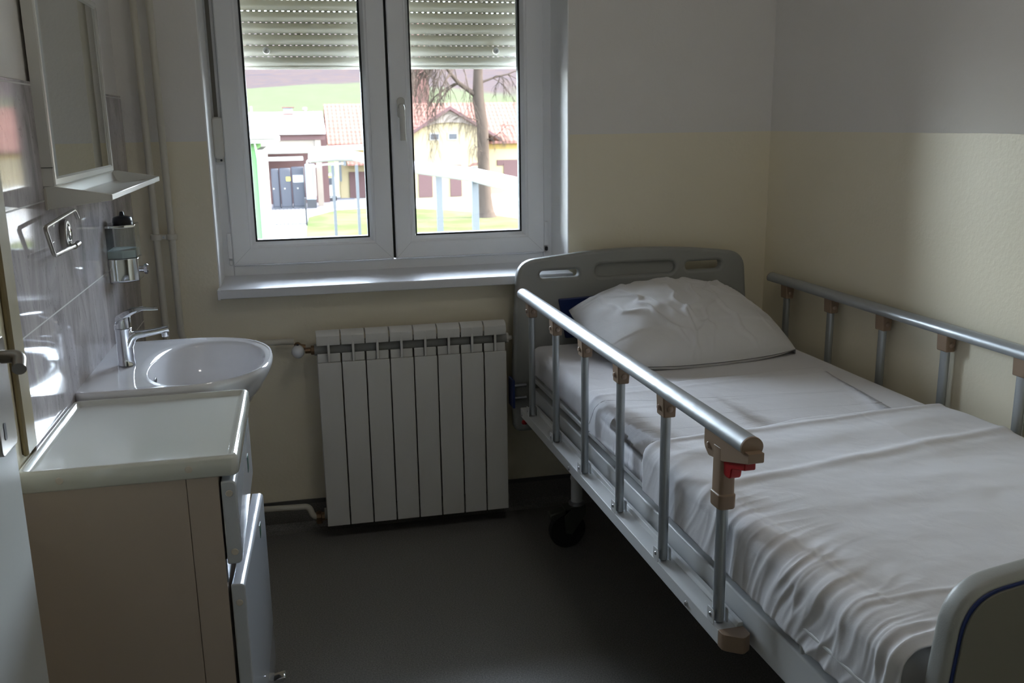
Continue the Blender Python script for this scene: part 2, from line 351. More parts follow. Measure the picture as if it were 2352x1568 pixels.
# ------------------------------------------------------------------ window
win = bpy.data.objects.new('window_1', None); col.objects.link(win); struct(win)
FY = .2224
fr = MB(); fw_ = .036
fr.box(X0, X0+fw_, FY, FY+.07, .85, Z1); fr.box(X1-fw_, X1, FY, FY+.07, .85, Z1); fr.box(X0+fw_, X1-fw_, FY, FY+.07, .85, .918); fr.box(X0+fw_, X1-fw_, FY, FY+.07, Z1-.05, Z1)
fr.build('window_frame', M['pvc'], win, .004)
def sash(x0, x1, gx0, gx1):
    z0, z1, gz0, gz1 = .921, 2.18, 1.0, 2.10
    y0 = FY-.018
    f = MB()
    # mitred profile: outer face, sloping bead to the glass
    def loop(d, y):
        return [(x0+(gx0-x0)*d, y, z0+(gz0-z0)*d), (x1-(x1-gx1)*d, y, z0+(gz0-z0)*d), (x1-(x1-gx1)*d, y, z1-(z1-gz1)*d), (x0+(gx0-x0)*d, y, z1-(z1-gz1)*d)]
    f.rings([loop(1, y0+.062), loop(0, y0+.062), loop(0, y0+.004), loop(.05, y0), loop(.74, y0), loop(.78, y0+.003), loop(.86, y0+.005), loop(1, y0+.022), loop(1, y0+.062)], caps=False)
    s = f.build('window_sash', M['pvc'], win, 0, smooth=20)
    g = MB(); a = .006
    g.rings([[(gx0, y0+.021, gz0), (gx1, y0+.021, gz0), (gx1, y0+.021, gz1), (gx0, y0+.021, gz1)], [(gx0+a, y0+.024, gz0+a), (gx1-a, y0+.024, gz0+a), (gx1-a, y0+.024, gz1-a), (gx0+a, y0+.024, gz1-a)],
             [(gx0+a, y0+.052, gz0+a), (gx1-a, y0+.052, gz0+a), (gx1-a, y0+.052, gz1-a), (gx0+a, y0+.052, gz1-a)]], caps=False)
    g.build('gasket', M['gasket'], s, smooth=0)
    box('glass_pane', M['glass'], gx0+a, gx1-a, y0+.034, y0+.038, gz0+a, gz1-a, s, smooth=0)
    # mitre joint lines
    j = MB()
    for (xa, xb) in ((x0, gx0), (x1, gx1)):
        dx = .0006 if xa < xb else -.0006
        j.add([(xa, y0-.0003, z0), (xa+dx*1.2, y0-.0003, z0), (xb-(xb-xa)*.24+dx*1.2, y0-.0003, gz0-(gz0-z0)*.24), (xb-(xb-xa)*.24, y0-.0003, gz0-(gz0-z0)*.24)], [(0, 1, 2, 3)])
    j.build('mitre_joint', mat('joint_line', (.35, .36, .37, 1), .6), s, smooth=0)
    return s
sl = sash(.2885, .8475, .368, .7665); sr = sash(.857, 1.4115, .932, 1.3285)
box('sash_gap', M['gasket'], .8475, .857, FY+.002, FY+.03, .921, 2.18, win, smooth=0)
# handle on the right sash
hd = MB(); hx, hz = .8935, 1.455
hd.lathe([(.0, 0), (.0135, 0), (.0135, .008), (.011, .011), (0, .011)], (0, 0, 0), 'y', 20)
hp = MB(); hp.prism(rrect(hx-.0135, hx+.0135, hz-.040, hz+.032, .013), 'y', FY-.018-.010, FY-.018)
ho = hp.build('handle_plate', M['plastic'], sr, .003)
BR[0] = .025
hl = MB().tube(bez([(hx, FY-.028, hz), (hx, FY-.058, hz), (hx, FY-.062, hz-.115)]), .0105, 14, 1.0)
hl.build('handle', M['plastic'], sr, 0)
# hinges
for nm, x, s in (('l', .2800, sl), ('r', 1.4195, sr)):
    h = MB(); h.box(x-.0075, x+.0075, FY-.016, FY+.002, .945, 1.035); h.build('hinge', M['pvc'], s, .003)
MB().box(.274, .286, FY-.010, FY, .922, .940).build('hinge_pin', M['pvc'], sl, .003)
MB().lathe([(.004, 0), (.006, .003), (.006, .012), (.004, .015)], (1.421, FY-.008, .925), 'z', 12).build('hinge_pin', M['black'], sr)
# sill
sp = MB(); sp.prism(smoothpoly([(-.056, .880), (-.056, .850), (.0, .850), (FY, .845), (FY, .884)], [.006, .003, .0001, .0001, .0001]), 'x', X0+.001, X1-.001)
sp.build('window_sill', M['sill'], win, 0)
box('sill_end_cap', M['sill'], X0-.0025, X0+.006, -.0575, -.0005, .848, .8805, win, .001)
# strap winder on the frame's left member
sw = thing('shutter_strap_winder', 'white shutter strap winder with dark strap on the window frame left edge', 'strap winder', (.272, FY-.001, 1.29))
MB().prism(rrect(-.017, .017, .0, .138, .012), 'y', -.034, 0).build('housing', M['plastic'], sw, .006)
MB().prism(rrect(-.013, .013, -.014, .02, .006), 'y', -.012, 0).build('bracket', M['plastic'], sw, .001)
MB().lathe([(0, -.0135), (.004, -.0135), (.004, -.011), (0, -.011)], (.004, 0, -.006), 'y', 10).build('screw', M['black'], sw)
box('strap', mat('strap_webbing', (.16, .15, .13, 1), .9), -.0085, .0045, -.012, -.010, .138, .90, sw)
# roller shutter outside the glass
rs = thing('roller_shutter', 'half-lowered cream roller shutter slats outside the window', 'roller shutter', (0, .33, 1.592))
cur = MB(); pitch = .0379
for i in range(17):
    z = i*pitch; pr = []
    for k in range(7):
        t = k/6; pr.append((-.0045*math.sin(PI*t)-.001, z+.004+t*(pitch-.006)))
    pr2 = [(p[0]+.0075-2*0*p[0], p[1]) for p in pr[::-1]]
    pr2 = [(.0065, q[1]) for q in pr[::-1]]
    cur.prism(pr+pr2, 'x', .262, 1.436)
    if i: # perforated link strip: bridges with slots between
        x = .262
        while x < 1.43:
            cur.box(x, x+.0125, -.0005, .002, z-.002, z+.004); x += .0195
        cur.box(.262, 1.436, -.0006, .0021, z-.0022, z-.0004); cur.box(.262, 1.436, -.0006, .0021, z+.0022, z+.0042)
cur.prism([(-.002, -.004), (-.004, .004), (.004, .004), (.004, -.004)], 'x', .262, 1.436)
cur.build('slat_curtain', M['slat'], rs, smooth=25)
for x in (.448, 1.261):
    MB().lathe([(0, -.016), (.0035, -.016), (.0035, -.012), (.005, -.018), (.0105, -.018), (.0125, -.014), (.0125, -.006), (0, -.006)], (x, 0, .0585), 'y', 20).build('end_stop', M['plastic'], rs)
for x in (.2511, 1.4265):
    box('guide_rail', M['pvc'], x, x+.02, -.03, .03, -.74, .63, rs)

# ------------------------------------------------------------------ tiled splashback, trim, door leaf
struct(box('trim_2', M['tile'], 0, .008, -1.335, -.004, .40, 1.492, bevel=.001))['label'] = 'glossy grey marbled tiles on the left wall'
struct(box('trim_3', M['wood'], 0, .012, -1.40, -1.336, .812, 2.1, bevel=.004, seg=1))['label'] = 'worn yellowish wooden strip at the end of the tiles'
dr = bpy.data.objects.new('door_1', None); col.objects.link(dr); struct(dr); dr.location = (.057, YF+.03, 0)
box('door_leaf', M['door'], 0, .040, 0, 1.0, .012, 2.03, dr, .002)
hb = MB().prism(rrect(.915, .988, .955, 1.115, .010), 'x', .040, .0475).build('handle_plate', M['satin'], dr, .0015)
MB().prism(rrect(.932, .942, .975, 1.0, .004), 'x', .0475, .0482).build('keyhole', M['black'], dr)
BR[0] = .018
lv = MB().tube(bez([(.040, .965, 1.088), (.072, .965, 1.088), (.077, .935, 1.076)]), .0095, 16, 1.0)
lv.build('door_handle', M['satin'], dr, 0)

# ------------------------------------------------------------------ heating pipes
hp_ = thing('heating_pipe', 'cream painted riser pipe nearest the tiled corner', 'pipe', (.0775, -.042, 0), group=None)
BR[0] = .05
MB().tube(bez([(0, 0, CH), (0, 0, .115), (.30, -.010, .108), (.415, -.018, .108), (.425, -.025, .073), (.455, -.025, .070)]), .0108, 16).build('pipe_run', M['pipe'], hp_)
MB().lathe([(0, 0), (.012, 0), (.014, .004), (.014, .010), (.011, .012), (.011, .016), (.016, .018), (.016, .026), (.011, .028), (.011, .034), (0, .034)], (.455, -.03, .070), 'x', 8).build('brass_union', M['brass'], hp_)
MB().lathe([(0, -.02), (.011, -.02), (.011, .02), (0, .02)], (.447, -.028, .068), 'z', 8).build('valve_body', M['brass'], hp_)
hp2 = thing('heating_pipe', 'cream painted riser pipe nearer the window, bending toward the radiator', 'pipe', (.1235, -.042, 0))
BR[0] = .055
MB().tube(bez([(0, 0, CH), (0, 0, .700), (.355, .004, .692)]), .0108, 16).build('pipe_run', M['pipe'], hp2)
pc = thing('pipe_bracket', 'painted double clamp joining the two riser pipes', 'pipe clamp', (.1, -.042, 1.058))
b_ = MB()
for x in (-.0225, .0235): b_.lathe([(.0105, -.009), (.0165, -.009), (.0175, -.004), (.0175, .004), (.0165, .009), (.0105, .009)], (x, 0, 0), 'z', 16)
b_.box(-.012, .012, -.008, .008, -.007, .007)
b_.build('clamp_band', M['pipe'], pc, .001); box('wall_fixing', M['pipe'], -.004, .004, .006, .042, -.004, .004, pc)
MB().lathe([(0, -.011), (.003, -.011), (.003, -.008), (0, -.008)], (0, 0, 0), 'y', 8).build('screw', M['zinc'], pc)

# ------------------------------------------------------------------ radiator
rd = thing('radiator', 'white aluminium sectional radiator with eight sections under the window', 'radiator', (.549, -.125, 0))
def section():
    o = MB()
    o.box(.0021, .0779, 0, .006, .054, .632)            # front panel
    o.box(.036, .044, .004, .085, .06, .72)             # web
    o.box(.012, .068, .040, .046, .07, .665)            # inner fin
    o.box(.0015, .0785, .078, .084, .054, .69)          # back panel
    # curved crown grille
    pr = [(.002, .690), (-.001, .705), (.001, .722), (.010, .732), (.030, .737), (.032, .733), (.013, .728), (.006, .720), (.004, .705), (.005, .690)]
    o.prism(pr, 'x', .0018, .0782)
    o.box(.0012, .0788, .045, .052, .722, .733); o.box(.0012, .0788, .064, .078, .715, .727)
    o.box(.036, .044, .0, .08, .634, .72)
    o.box(.003, .077, .014, .017, .630, .660)  # lip behind the panel
    return o
s0 = section().build('radiator_section', M['radiator'], rd, .0016, 2)
for i in range(1, 8):
    c = s0.copy(); col.objects.link(c); c.parent = rd; c.location.x = i*.08
for zz in (.668, .085): MB().tube([(-.006, .045, zz), (.646, .045, zz)], .019, 20).build('header_tube', M['radback'], rd)
MB().lathe([(0, 0), (.018, 0), (.018, .008), (.008, .010), (.008, .018), (.005, .022), (0, .022)], (.646, .045, .668), 'x', 8).build('air_vent', M['plastic'], rd)
MB().lathe([(0, 0), (.016, 0), (.016, -.010), (.010, -.012), (.010, -.03), (0, -.03)], (-.006, .045, .668), 'x', 8).build('brass_union', M['brass'], rd)
MB().lathe([(0, 0), (.016, 0), (.016, -.010), (.010, -.012), (.010, -.028), (0, -.028)], (-.006, .045, .075), 'x', 8).build('brass_union', M['brass'], rd)
for x in (.1, .54): box('wall_bracket', M['radback'], x, x+.03, .084, .124, .60, .64, rd)
vv = thing('thermostatic_valve', 'white rounded thermostat valve left of the radiator', 'valve', (.490, -.085, .668))
MB().lathe([(0, -.037), (.008, -.036), (.0145, -.031), (.019, -.020), (.0215, -.006), (.0205, .010), (.015, .018), (0, .018)], (0, 0, 0), 'y', 24).build('knob', mat('valve_white', (.72, .74, .78, 1), .18), vv)
MB().tube([(0, .018, 0), (0, .045, .012)], .012, 10).build('valve_body', M['brass'], vv)
MB().tube([(.0, .035, .008), (.024, .037, .004)], .010, 8).build('union_nut', M['brass'], vv)
MB().lathe([(0, 0), (.003, 0), (.0045, .002), (.0045, .006), (0, .007)], (0, -.004, .0200), 'z', 10).build('marker', M['black'], vv)

# ------------------------------------------------------------------ mirror with shelf
mc = thing('wall_mirror', 'tall rectangular mirror in a white plastic frame above the sink', 'mirror', (.008, -1.045, 1.281))
mw, mh = .665, .44
fm = MB(); t = .018
def mloop(d, x): return [(x, d, d), (x, mw-d, d), (x, mw-d, mh-d), (x, d, mh-d)]
fm.rings([mloop(.0, 0), mloop(0, .022), mloop(.003, .0245), mloop(t-.004, .0245), mloop(t, .020), mloop(t, .012)], caps=True)
fm.build('mirror_frame', M['plastic'], mc, 0, smooth=25)
box('mirror_glass', M['mirror'], .015, .0195, t-.002, mw-t+.002, t-.002, mh-t+.002, mc, smooth=0)
MB().box(-.0005, .0235, -.0012, .0008, .0375, .0385).build('frame_seam', M['gasket'], mc, smooth=0)
ms = thing('wall_shelf', 'white plastic shelf tray with sloping sides under the mirror', 'shelf', (.0085, -1.045, 1.232))
sh = MB(); w2 = .73; pj = .132
sidep = [(0, 0), (pj, .016), (pj, .029), (.024, .048), (0, .048)]
sh.prism(sidep, 'y', 0, .004); sh.prism(sidep, 'y', w2-.004, w2)
sh.box(pj-.004, pj, .0, w2, .016, .029)
sh.prism([(0, .006), (.004, .006), (pj-.002, .018), (pj-.002, .0215), (.03, .016), (.018, .022), (.010, .040), (.010, .048), (0, .048)], 'y', .003, w2-.003)
sh.build('shelf_tray', M['plastic'], ms, .0015)
box('mount_strip', M['plastic_side'], -.0002, .004, -.004, w2-.01, .0, .044, ms)

# ------------------------------------------------------------------ soap dispenser
sd_ = thing('soap_dispenser', 'clear and chrome soap dispenser with black lid on the tiles', 'soap dispenser', (.008, -.415, .982))
oct_ = [(0, -.055), (.040, -.055), (.074, -.038), (.074, .038), (.040, .055), (0, .055)]
ring = lambda sc_, z: [(p[0]*sc_, p[1]*sc_, z) for p in oct_]
MB().rings([ring(.92, 0), ring(1, .004), ring(1, .066)]).build('chrome_base', M['chrome'], sd_, .002)
MB().rings([ring(.985, .066), ring(.985, .158)]).build('clear_tank', M['clear'], sd_, 0, smooth=0)
MB().rings([ring(.93, .067), ring(.93, .088)]).build('liquid_soap', M['soap'], sd_, 0)
MB().rings([ring(1.0, .150), ring(1.0, .157)]).build('chrome_rim', M['chrome'], sd_, .001)
MB().lathe([(0, 0), (.026, 0), (.027, .006), (.025, .017), (.022, .020), (.007, .023), (.006, .030), (.004, .034), (0, .034)], (.038, 0, .157), 'z', 24).build('lid', M['black'], sd_)
MB().lathe([(0, 0), (.009, 0), (.009, .008), (.014, .010), (.015, .018), (.012, .021), (0, .021)], (.073, 0, .030), 'x', 18).build('push_button', M['chrome'], sd_)

# ------------------------------------------------------------------ paper holder
ph = thing('toilet_paper_holder', 'empty bent steel paper holder with oval plate on the tiles', 'paper holder', (.008, -.93, 1.168))
ov = lambda r1, r2, x: [(x, r1*math.cos(2*PI*k/28), r2*math.sin(2*PI*k/28)) for k in range(28)]
MB().rings([ov(.030, .034, 0), ov(.030, .034, .010), ov(.026, .030, .013), ov(.020, .024, .013), ov(.019, .023, .010)]).build('wall_plate', M['satin'], ph)
MB().rings([ov(.014, .018, .009), ov(.014, .018, .015), ov(.011, .014, .017)]).build('badge', M['chrome'], ph)
MB().tube([(.010, .0, -.028), (.024, .0, -.028)], .006, 10).build('stem', M['satin'], ph)
MB().tube([(.024, -.008, -.0255), (.024, .028, -.024)], .0068, 12).build('pivot_sleeve', M['satin'], ph)
BR[0] = .014
MB().tube(bez([(.024, .0, -.0255), (.024, -.197, -.022), (.024, -.242, .040), (.024, .026, .052), (.024, .052, .030)]), .0042, 10).build('bar', M['satin'], ph)

# ------------------------------------------------------------------ sink
sk = thing('wash_basin', 'white ceramic wall-hung wash basin behind the bedside locker', 'sink', (.008, -.742, .818))
def outline(k, N):
    """D-shaped plan; angle param around the basin, x out of the wall, y along"""
    pass
N = 96; HW, DP = .262, .415
def plan(sx):
    """straight sides squared to the wall, rounded front"""
    pts = []
    for i in range(N):
        a = 2*PI*i/N; c, s_ = math.cos(a), math.sin(a)
        if c > 0:
            e = 2.35; X = .19+.235*abs(c)**(2/e); Y = HW*math.copysign(abs(s_)**(2/e), s_)
        else:
            q = min(1, abs(c)*1.9); X = .19*(1-q)
            Y = HW*math.copysign(1, s_) if q < 1 else HW*max(-1, min(1, s_/.850))
            if q >= 1: X = 0
        pts.append((X, Y))
    return pts
P0 = plan(1)
cxb, cyb = .262, 0.0
def bowl(t, z):
    r = []
    for i in range(N):
        a = 2*PI*i/N; c, s_ = math.cos(a), math.sin(a)
        e = 2.25
        x = abs(c)**(2/e)*math.copysign(1, c); y = abs(s_)**(2/e)*math.copysign(1, s_)
        r.append((cxb+x*.142*t, cyb+y*.222*t*(1-.06*x), z))
    return r
def blend(a, b, t, z): return [(p[0]*(1-t)+q[0]*t, p[1]*(1-t)+q[1]*t, z) for p, q in zip(a, b)]
b1 = [(p[0], p[1]) for p in bowl(1.0, 0)]
sh_ = lambda s_, z: [(p[0]*s_ if p[0] > .001 else 0, p[1]*s_, z) for p in P0]
rg = [[(p[0]*.50, p[1]*.42, -.175) for p in P0], [(p[0]*.62, p[1]*.60, -.165) for p in P0], [(p[0]*.80, p[1]*.80, -.12) for p in P0], [(p[0]*.93, p[1]*.93, -.07) for p in P0], sh_(.985, -.03), sh_(1.0, -.012), sh_(.997, -.003), sh_(.985, .0015),
      blend(P0, b1, .12, .002), blend(P0, b1, .5, -.002), blend(P0, b1, .85, -.004), bowl(1.0, -.007), bowl(.975, -.014), bowl(.94, -.035), bowl(.88, -.07), bowl(.76, -.105), bowl(.55, -.125), bowl(.30, -.134), bowl(.08, -.137)]
MB().rings(rg).build('basin_bowl', M['ceramic'], sk, 0, smooth=60)
ovr = MB().rings([[(cxb-.142*.925+.002+.001*k, .018*math.cos(2*PI*i/16)*(1-.1*k), -.048+.008*math.sin(2*PI*i/16)*(1-.1*k)) for i in range(16)] for k in range(2)])
ovr.build('overflow_slot', M['black'], sk)
MB().lathe([(0, -.142), (.022, -.142), (.022, -.134), (.014, -.133), (0, -.134)], (cxb, 0, 0), 'z', 20).build('drain', M['chrome'], sk)
BR[0] = .03
MB().tube(bez([(cxb, 0, -.15), (cxb, 0, -.33), (.10, 0, -.36), (.0, 0, -.36)]), .016, 14).build('drain_trap', M['plastic'], sk)
fc = thing('basin_tap', 'chrome single lever mixer tap on the wash basin', 'tap', (.077, -.742, .818))
MB().lathe([(0, 0), (.0215, 0), (.021, .003), (.0195, .010), (.0195, .088), (.0205, .090), (.0205, .093), (.0195, .094), (0, .094)], (0, 0, 0), 'z', 28).build('tap_body', M['chrome'], fc)
BR[0] = .03
spt = bez([(.002, 0, .040), (.018, 0, .074), (.060, 0, .078), (.108, 0, .086)])
MB().tube(spt, [.010+.008*(1-i/len(spt))**2 for i in range(len(spt))], 14, .85).build('spout', M['chrome'], fc)
MB().lathe([(0, -.012), (.0085, -.012), (.009, 0), (0, 0)], (.098, 0, .078), 'z', 16).build('aerator', M['chrome'], fc)
MB().rings([[(.0205*math.cos(2*PI*k/24), .0205*math.sin(2*PI*k/24), .095) for k in range(24)], [(.0205*math.cos(2*PI*k/24), .0205*math.sin(2*PI*k/24), .113+.012*math.cos(2*PI*k/24)) for k in range(24)], [(.017*math.cos(2*PI*k/24), .017*math.sin(2*PI*k/24), .118+.012*math.cos(2*PI*k/24)) for k in range(24)]]).build('lever_cap', M['chrome'], fc)
lev = [(-.014, .0, .112), (.008, 0, .124), (.026, 0, .134), (.050, 0, .140), (.088, 0, .138)]
MB().rings([[(p[0], w*q, p[2]+h*z) for q, z in ((-1, 0), (-.7, .8), (0, 1), (.7, .8), (1, 0), (.7, -.6), (0, -.8), (-.7, -.6))] for p, w, h in zip(lev, (.018, .018, .015, .012, .011), (.012, .013, .010, .006, .004))]).build('lever', M['chrome'], fc)

# ------------------------------------------------------------------ bedside locker
lk = thing('bedside_locker', 'beige bedside locker with glossy lipped top, drawer and door beside the sink', 'cabinet', (.004, -1.475, 0))
D, WD = .380, .466     # depth out of the wall, length along it
tp = MB()
# tray top: raised rounded rim around a sunken panel
def tl(d, z): return [(p[0], p[1], z) for p in rrect(d, D-d, d, WD-d, .014 if d < .012 else .006, 5)]
tp.rings([tl(.003, .767), tl(0, .771), tl(0, .800), tl(.003, .805), tl(.008, .807), tl(.013, .805), tl(.017, .799), tl(.022, .797)], caps=True)
tp.build('tray_top', M['cab_top'], lk, 0, smooth=50)
box('carcass', M['cab_side'], .003, .285, .004, WD-.004, .10, .768, lk, .0008)
box('front_stile', M['cab_side'], .2862, .342, .004, WD-.004, .10, .768, lk, .0008)
dw = MB().prism(smoothpoly([(.346, .757), (.374, .757), (.374, .590), (.346, .590)], [.004, .012, .012, .004]), 'y', .002, WD-.002)
dwo = dw.build('drawer_front', M['cab_front'], lk, .004, 3)
dm = Matrix.Rotation(0, 4, 'Z')
dd = MB().prism(smoothpoly([(.0, .0), (.026, .0), (.026, .450), (.0, .450)], [.004, .010, .010, .004]), 'y', 0, WD-.004)
ddo = dd.build('door', M['cab_front'], lk, .004, 3, loc=(.348, .002, .098)); ddo.rotation_euler = (0, 0, math.radians(-2.4))
box('inner_liner', M['zinc'], .342, .345, .006, .10, .552, .60, lk)
for par, x, y, z in ((None, .085-.012, -.0005, .787), (None, .305-.012, -.0005, .787)):
    MB().lathe([(0, -.0012), (.006, -.0012), (.0068, 0), (0, .0005)], (x, y, z), 'y', 18).build('screw_cover', M['capdot'], lk)
for x, z in ((.360, .733), (.361, .615)): MB().lathe([(0, -.0012), (.006, -.0012), (.0068, 0), (0, .0005)], (x, .0012, z), 'y', 18).build('screw_cover', M['capdot'], dwo)
MB().lathe([(0, -.0012), (.006, -.0012), (.0068, 0), (0, .0005)], (.0135, -.0008, .412), 'y', 18).build('screw_cover', M['capdot'], ddo)
box('label', M['green'], .3741, .3747, .315, .345, .655, .690, dwo)
box('label', M['green'], .0261, .0267, .325, .350, .395, .425, ddo)
for i, (x, y) in enumerate(((.05, .05), (.05, WD-.05), (.30, .05), (.335, WD-.04))):
    c = MB().box(x-.02, x+.02, y-.02, y+.02, .085, .10)
    c.lathe([(0, -.011), (.030, -.011), (.036, -.007), (.036, .007), (.030, .011), (0, .011)], (x, y, .036), 'y', 20)
    c.prism([(x-.012, .09), (x+.012, .09), (x+.008, .03), (x-.008, .03)], 'y', y-.018, y-.012); c.prism([(x-.012, .09), (x+.012, .09), (x+.008, .03), (x-.008, .03)], 'y', y+.012, y+.018)
    co = c.build('caster', M['rubber'], lk, .002)
    if i == 3:
        MB().prism([(.0, .0), (.055, .012), (.062, .020), (.058, .024), (.0, .012)], 'y', -.016, .016).build('brake_pedal', M['chrome'], co, .002, loc=(x+.02, y, .062))

# ------------------------------------------------------------------ bed (local x across from the left rail, local y toward the head)
bed = thing('hospital_bed', 'hospital bed with grey plastic end boards and folding aluminium side rails', 'bed', (1.2312, -.3129, 0), .0235)
def beam(name, x0, x1, y0, y1, z0, z1, m='frame', bv=.004): return box(name, M[m], x0, x1, y0, y1, z0, z1, bed, bv)
beam('side_beam', .045, .075, -1.92, .16, .42, .50); beam('side_beam', .855, .885, -1.92, .16, .42, .50)
beam('cross_beam', .075, .855, .10, .16, .40, .46); beam('cross_beam', .075, .855, -1.92, -1.86, .40, .46)
dk = MB(); dk.box(.042, .89, -1.90, .17, .527, .543)
dk.build('mattress_deck', M['frame'], bed, .004)
for y in (-1.7, -1.2, -.6, -.05): box('deck_support', M['frame'], .075, .855, y-.02, y+.02, .46, .527, bed, .003)
BR[0] = .012
for xx in (.020, .905):
    MB().tube(bez([(xx+.01, -1.605, .527), (xx, -1.608, .585), (xx, -1.84, .585), (xx+.01, -1.845, .527)]), .0045, 10).build('mattress_retainer', M['frame'], bed)
# legs with casters
for x, y in ((.137, -.050), (.80, -.050), (.137, -1.78), (.80, -1.78)):
    lg = MB().lathe([(0, .155), (.019, .155), (.019, .23), (.021, .235), (.021, .245), (.0185, .25), (.0185, .42), (0, .42)], (x, y, 0), 'z', 20).build('leg', M['frame'], bed)
    MB().lathe([(0, .145), (.027, .145), (.027, .155), (.021, .158), (0, .158)], (x, y, 0), 'z', 20).build('caster_collar', M['zinc'], lg)
    wx, wy = x-.036, y-.006
    w = MB().lathe([(0, -.014), (.030, -.014), (.045, -.012), (.058, -.013), (.0625, -.008), (.0625, .008), (.058, .013), (.045, .012), (.030, .014), (0, .014)], (wx, wy, .0628), 'y', 36)
    w.build('caster_wheel', M['rubber'], lg)
    fk = MB()
    for yy in (wy-.022, wy+.018): fk.prism([(x-.020, .145), (x+.024, .145), (x+.024, .118), (wx+.012, .052), (wx-.010, .058), (x-.050, .118)], 'y', yy, yy+.004)
    fk.box(x-.050, x+.024, wy-.022, wy+.022, .140, .147); fk.lathe([(0, -.025), (.006, -.025), (.006, .025), (0, .025)], (wx, wy, .0628), 'y', 10)
    fk.build('caster_fork', M['forkm'], lg, .001)
    MB().prism([(x-.045, .140), (x-.098, .128), (x-.102, .110), (x-.085, .104), (x-.045, .125)], 'y', wy-.020, wy+.020).build('brake_pedal', M['forkm'], lg, .004)
# end boards
def board(name, y, zs, top, th, recess, sx=1.0, ydir=1):
    """top: outline from low left, over the arched top, to low right"""
    out = smoothpoly(top, [.0001, .02, .060, .16, .2, .12, .045, .02, .0001][:len(top)], 8)
    return out
# outlines in bed-local x, z
hb_out = smoothpoly([(-.012, .33), (-.012, .55), (.008, .935), (.33, .966), (.62, .960), (.852, .930), (.885, .55), (.885, .33)], [.02, .1, .055, .14, .14, .05, .1, .02], 8)
slotL = rrect(.088, .228, .873, .898, .012); slotR = rrect(.625, .762, .874, .905, .015)
mid = rrect(.285, .585, .868, .912, .020)
MT = Matrix.Translation((0, .223, 0)) @ Matrix.Rotation(PI/2, 4, 'X')
hbo = curve_plate('headboard', [hb_out, slotL, slotR, mid], .008, .011, M['bedgrey'], bed, MT)
curve_plate('recess_panel', [rrect(.275, .595, .858, .922, .02)], .003, .002, M['bedgrey'], hbo, Matrix.Translation((0, .2275, 0)) @ Matrix.Rotation(PI/2, 4, 'X'))
MB().prism([(.150, .800), (.60, .815), (.60, .66), (.175, .66)], 'y', .194, .204).build('navy_pad', M['navy'], hbo, .004)
box('navy_plate', M['navy'], -.028, -.020, .150, .215, .435, .535, bed, .002)
for zz in (.505, .46): MB().tube([(-.02, .19, zz), (.03, .19, zz)], .006, 8).build('plate_bolt', M['zinc'], bed)
MTF = Matrix.Translation((0, -1.905, 0)) @ Matrix.Rotation(PI/2, 4, 'X')
fb_pts = [(.022, .20), (.022, .55), (.050, .800), (.33, .838), (.58, .838), (.862, .800), (.89, .55), (.89, .20)]
fbo = curve_plate('footboard', [smoothpoly(fb_pts, [.02, .1, .055, .11, .11, .05, .1, .02], 10), rrect(.205, .335, .722, .752, .014), rrect(.577, .707, .722, .752, .014)], .008, .012, M['bedgrey'], bed, MTF)
sc2 = [(.456+(p[0]-.456)*.972, .5+(p[1]-.5)*.962) for p in fb_pts]
sc3 = [(.456+(p[0]-.456)*.981, .5+(p[1]-.5)*.974) for p in fb_pts]
rr_ = [.02, .1, .055, .11, .11, .05, .1, .02]
slots = [rrect(.200, .340, .717, .757, .019), rrect(.572, .712, .717, .757, .019)]
curve_plate('edge_trim', [smoothpoly(sc3, rr_, 10)]+slots, .0008, .0004, M['navy'], fbo, Matrix.Translation((0, -1.9262, 0)) @ Matrix.Rotation(PI/2, 4, 'X'))
curve_plate('outer_panel', [smoothpoly(sc2, rr_, 10)]+slots, .002, .001, M['bedgrey2'], fbo, Matrix.Translation((0, -1.9275, 0)) @ Matrix.Rotation(PI/2, 4, 'X'))
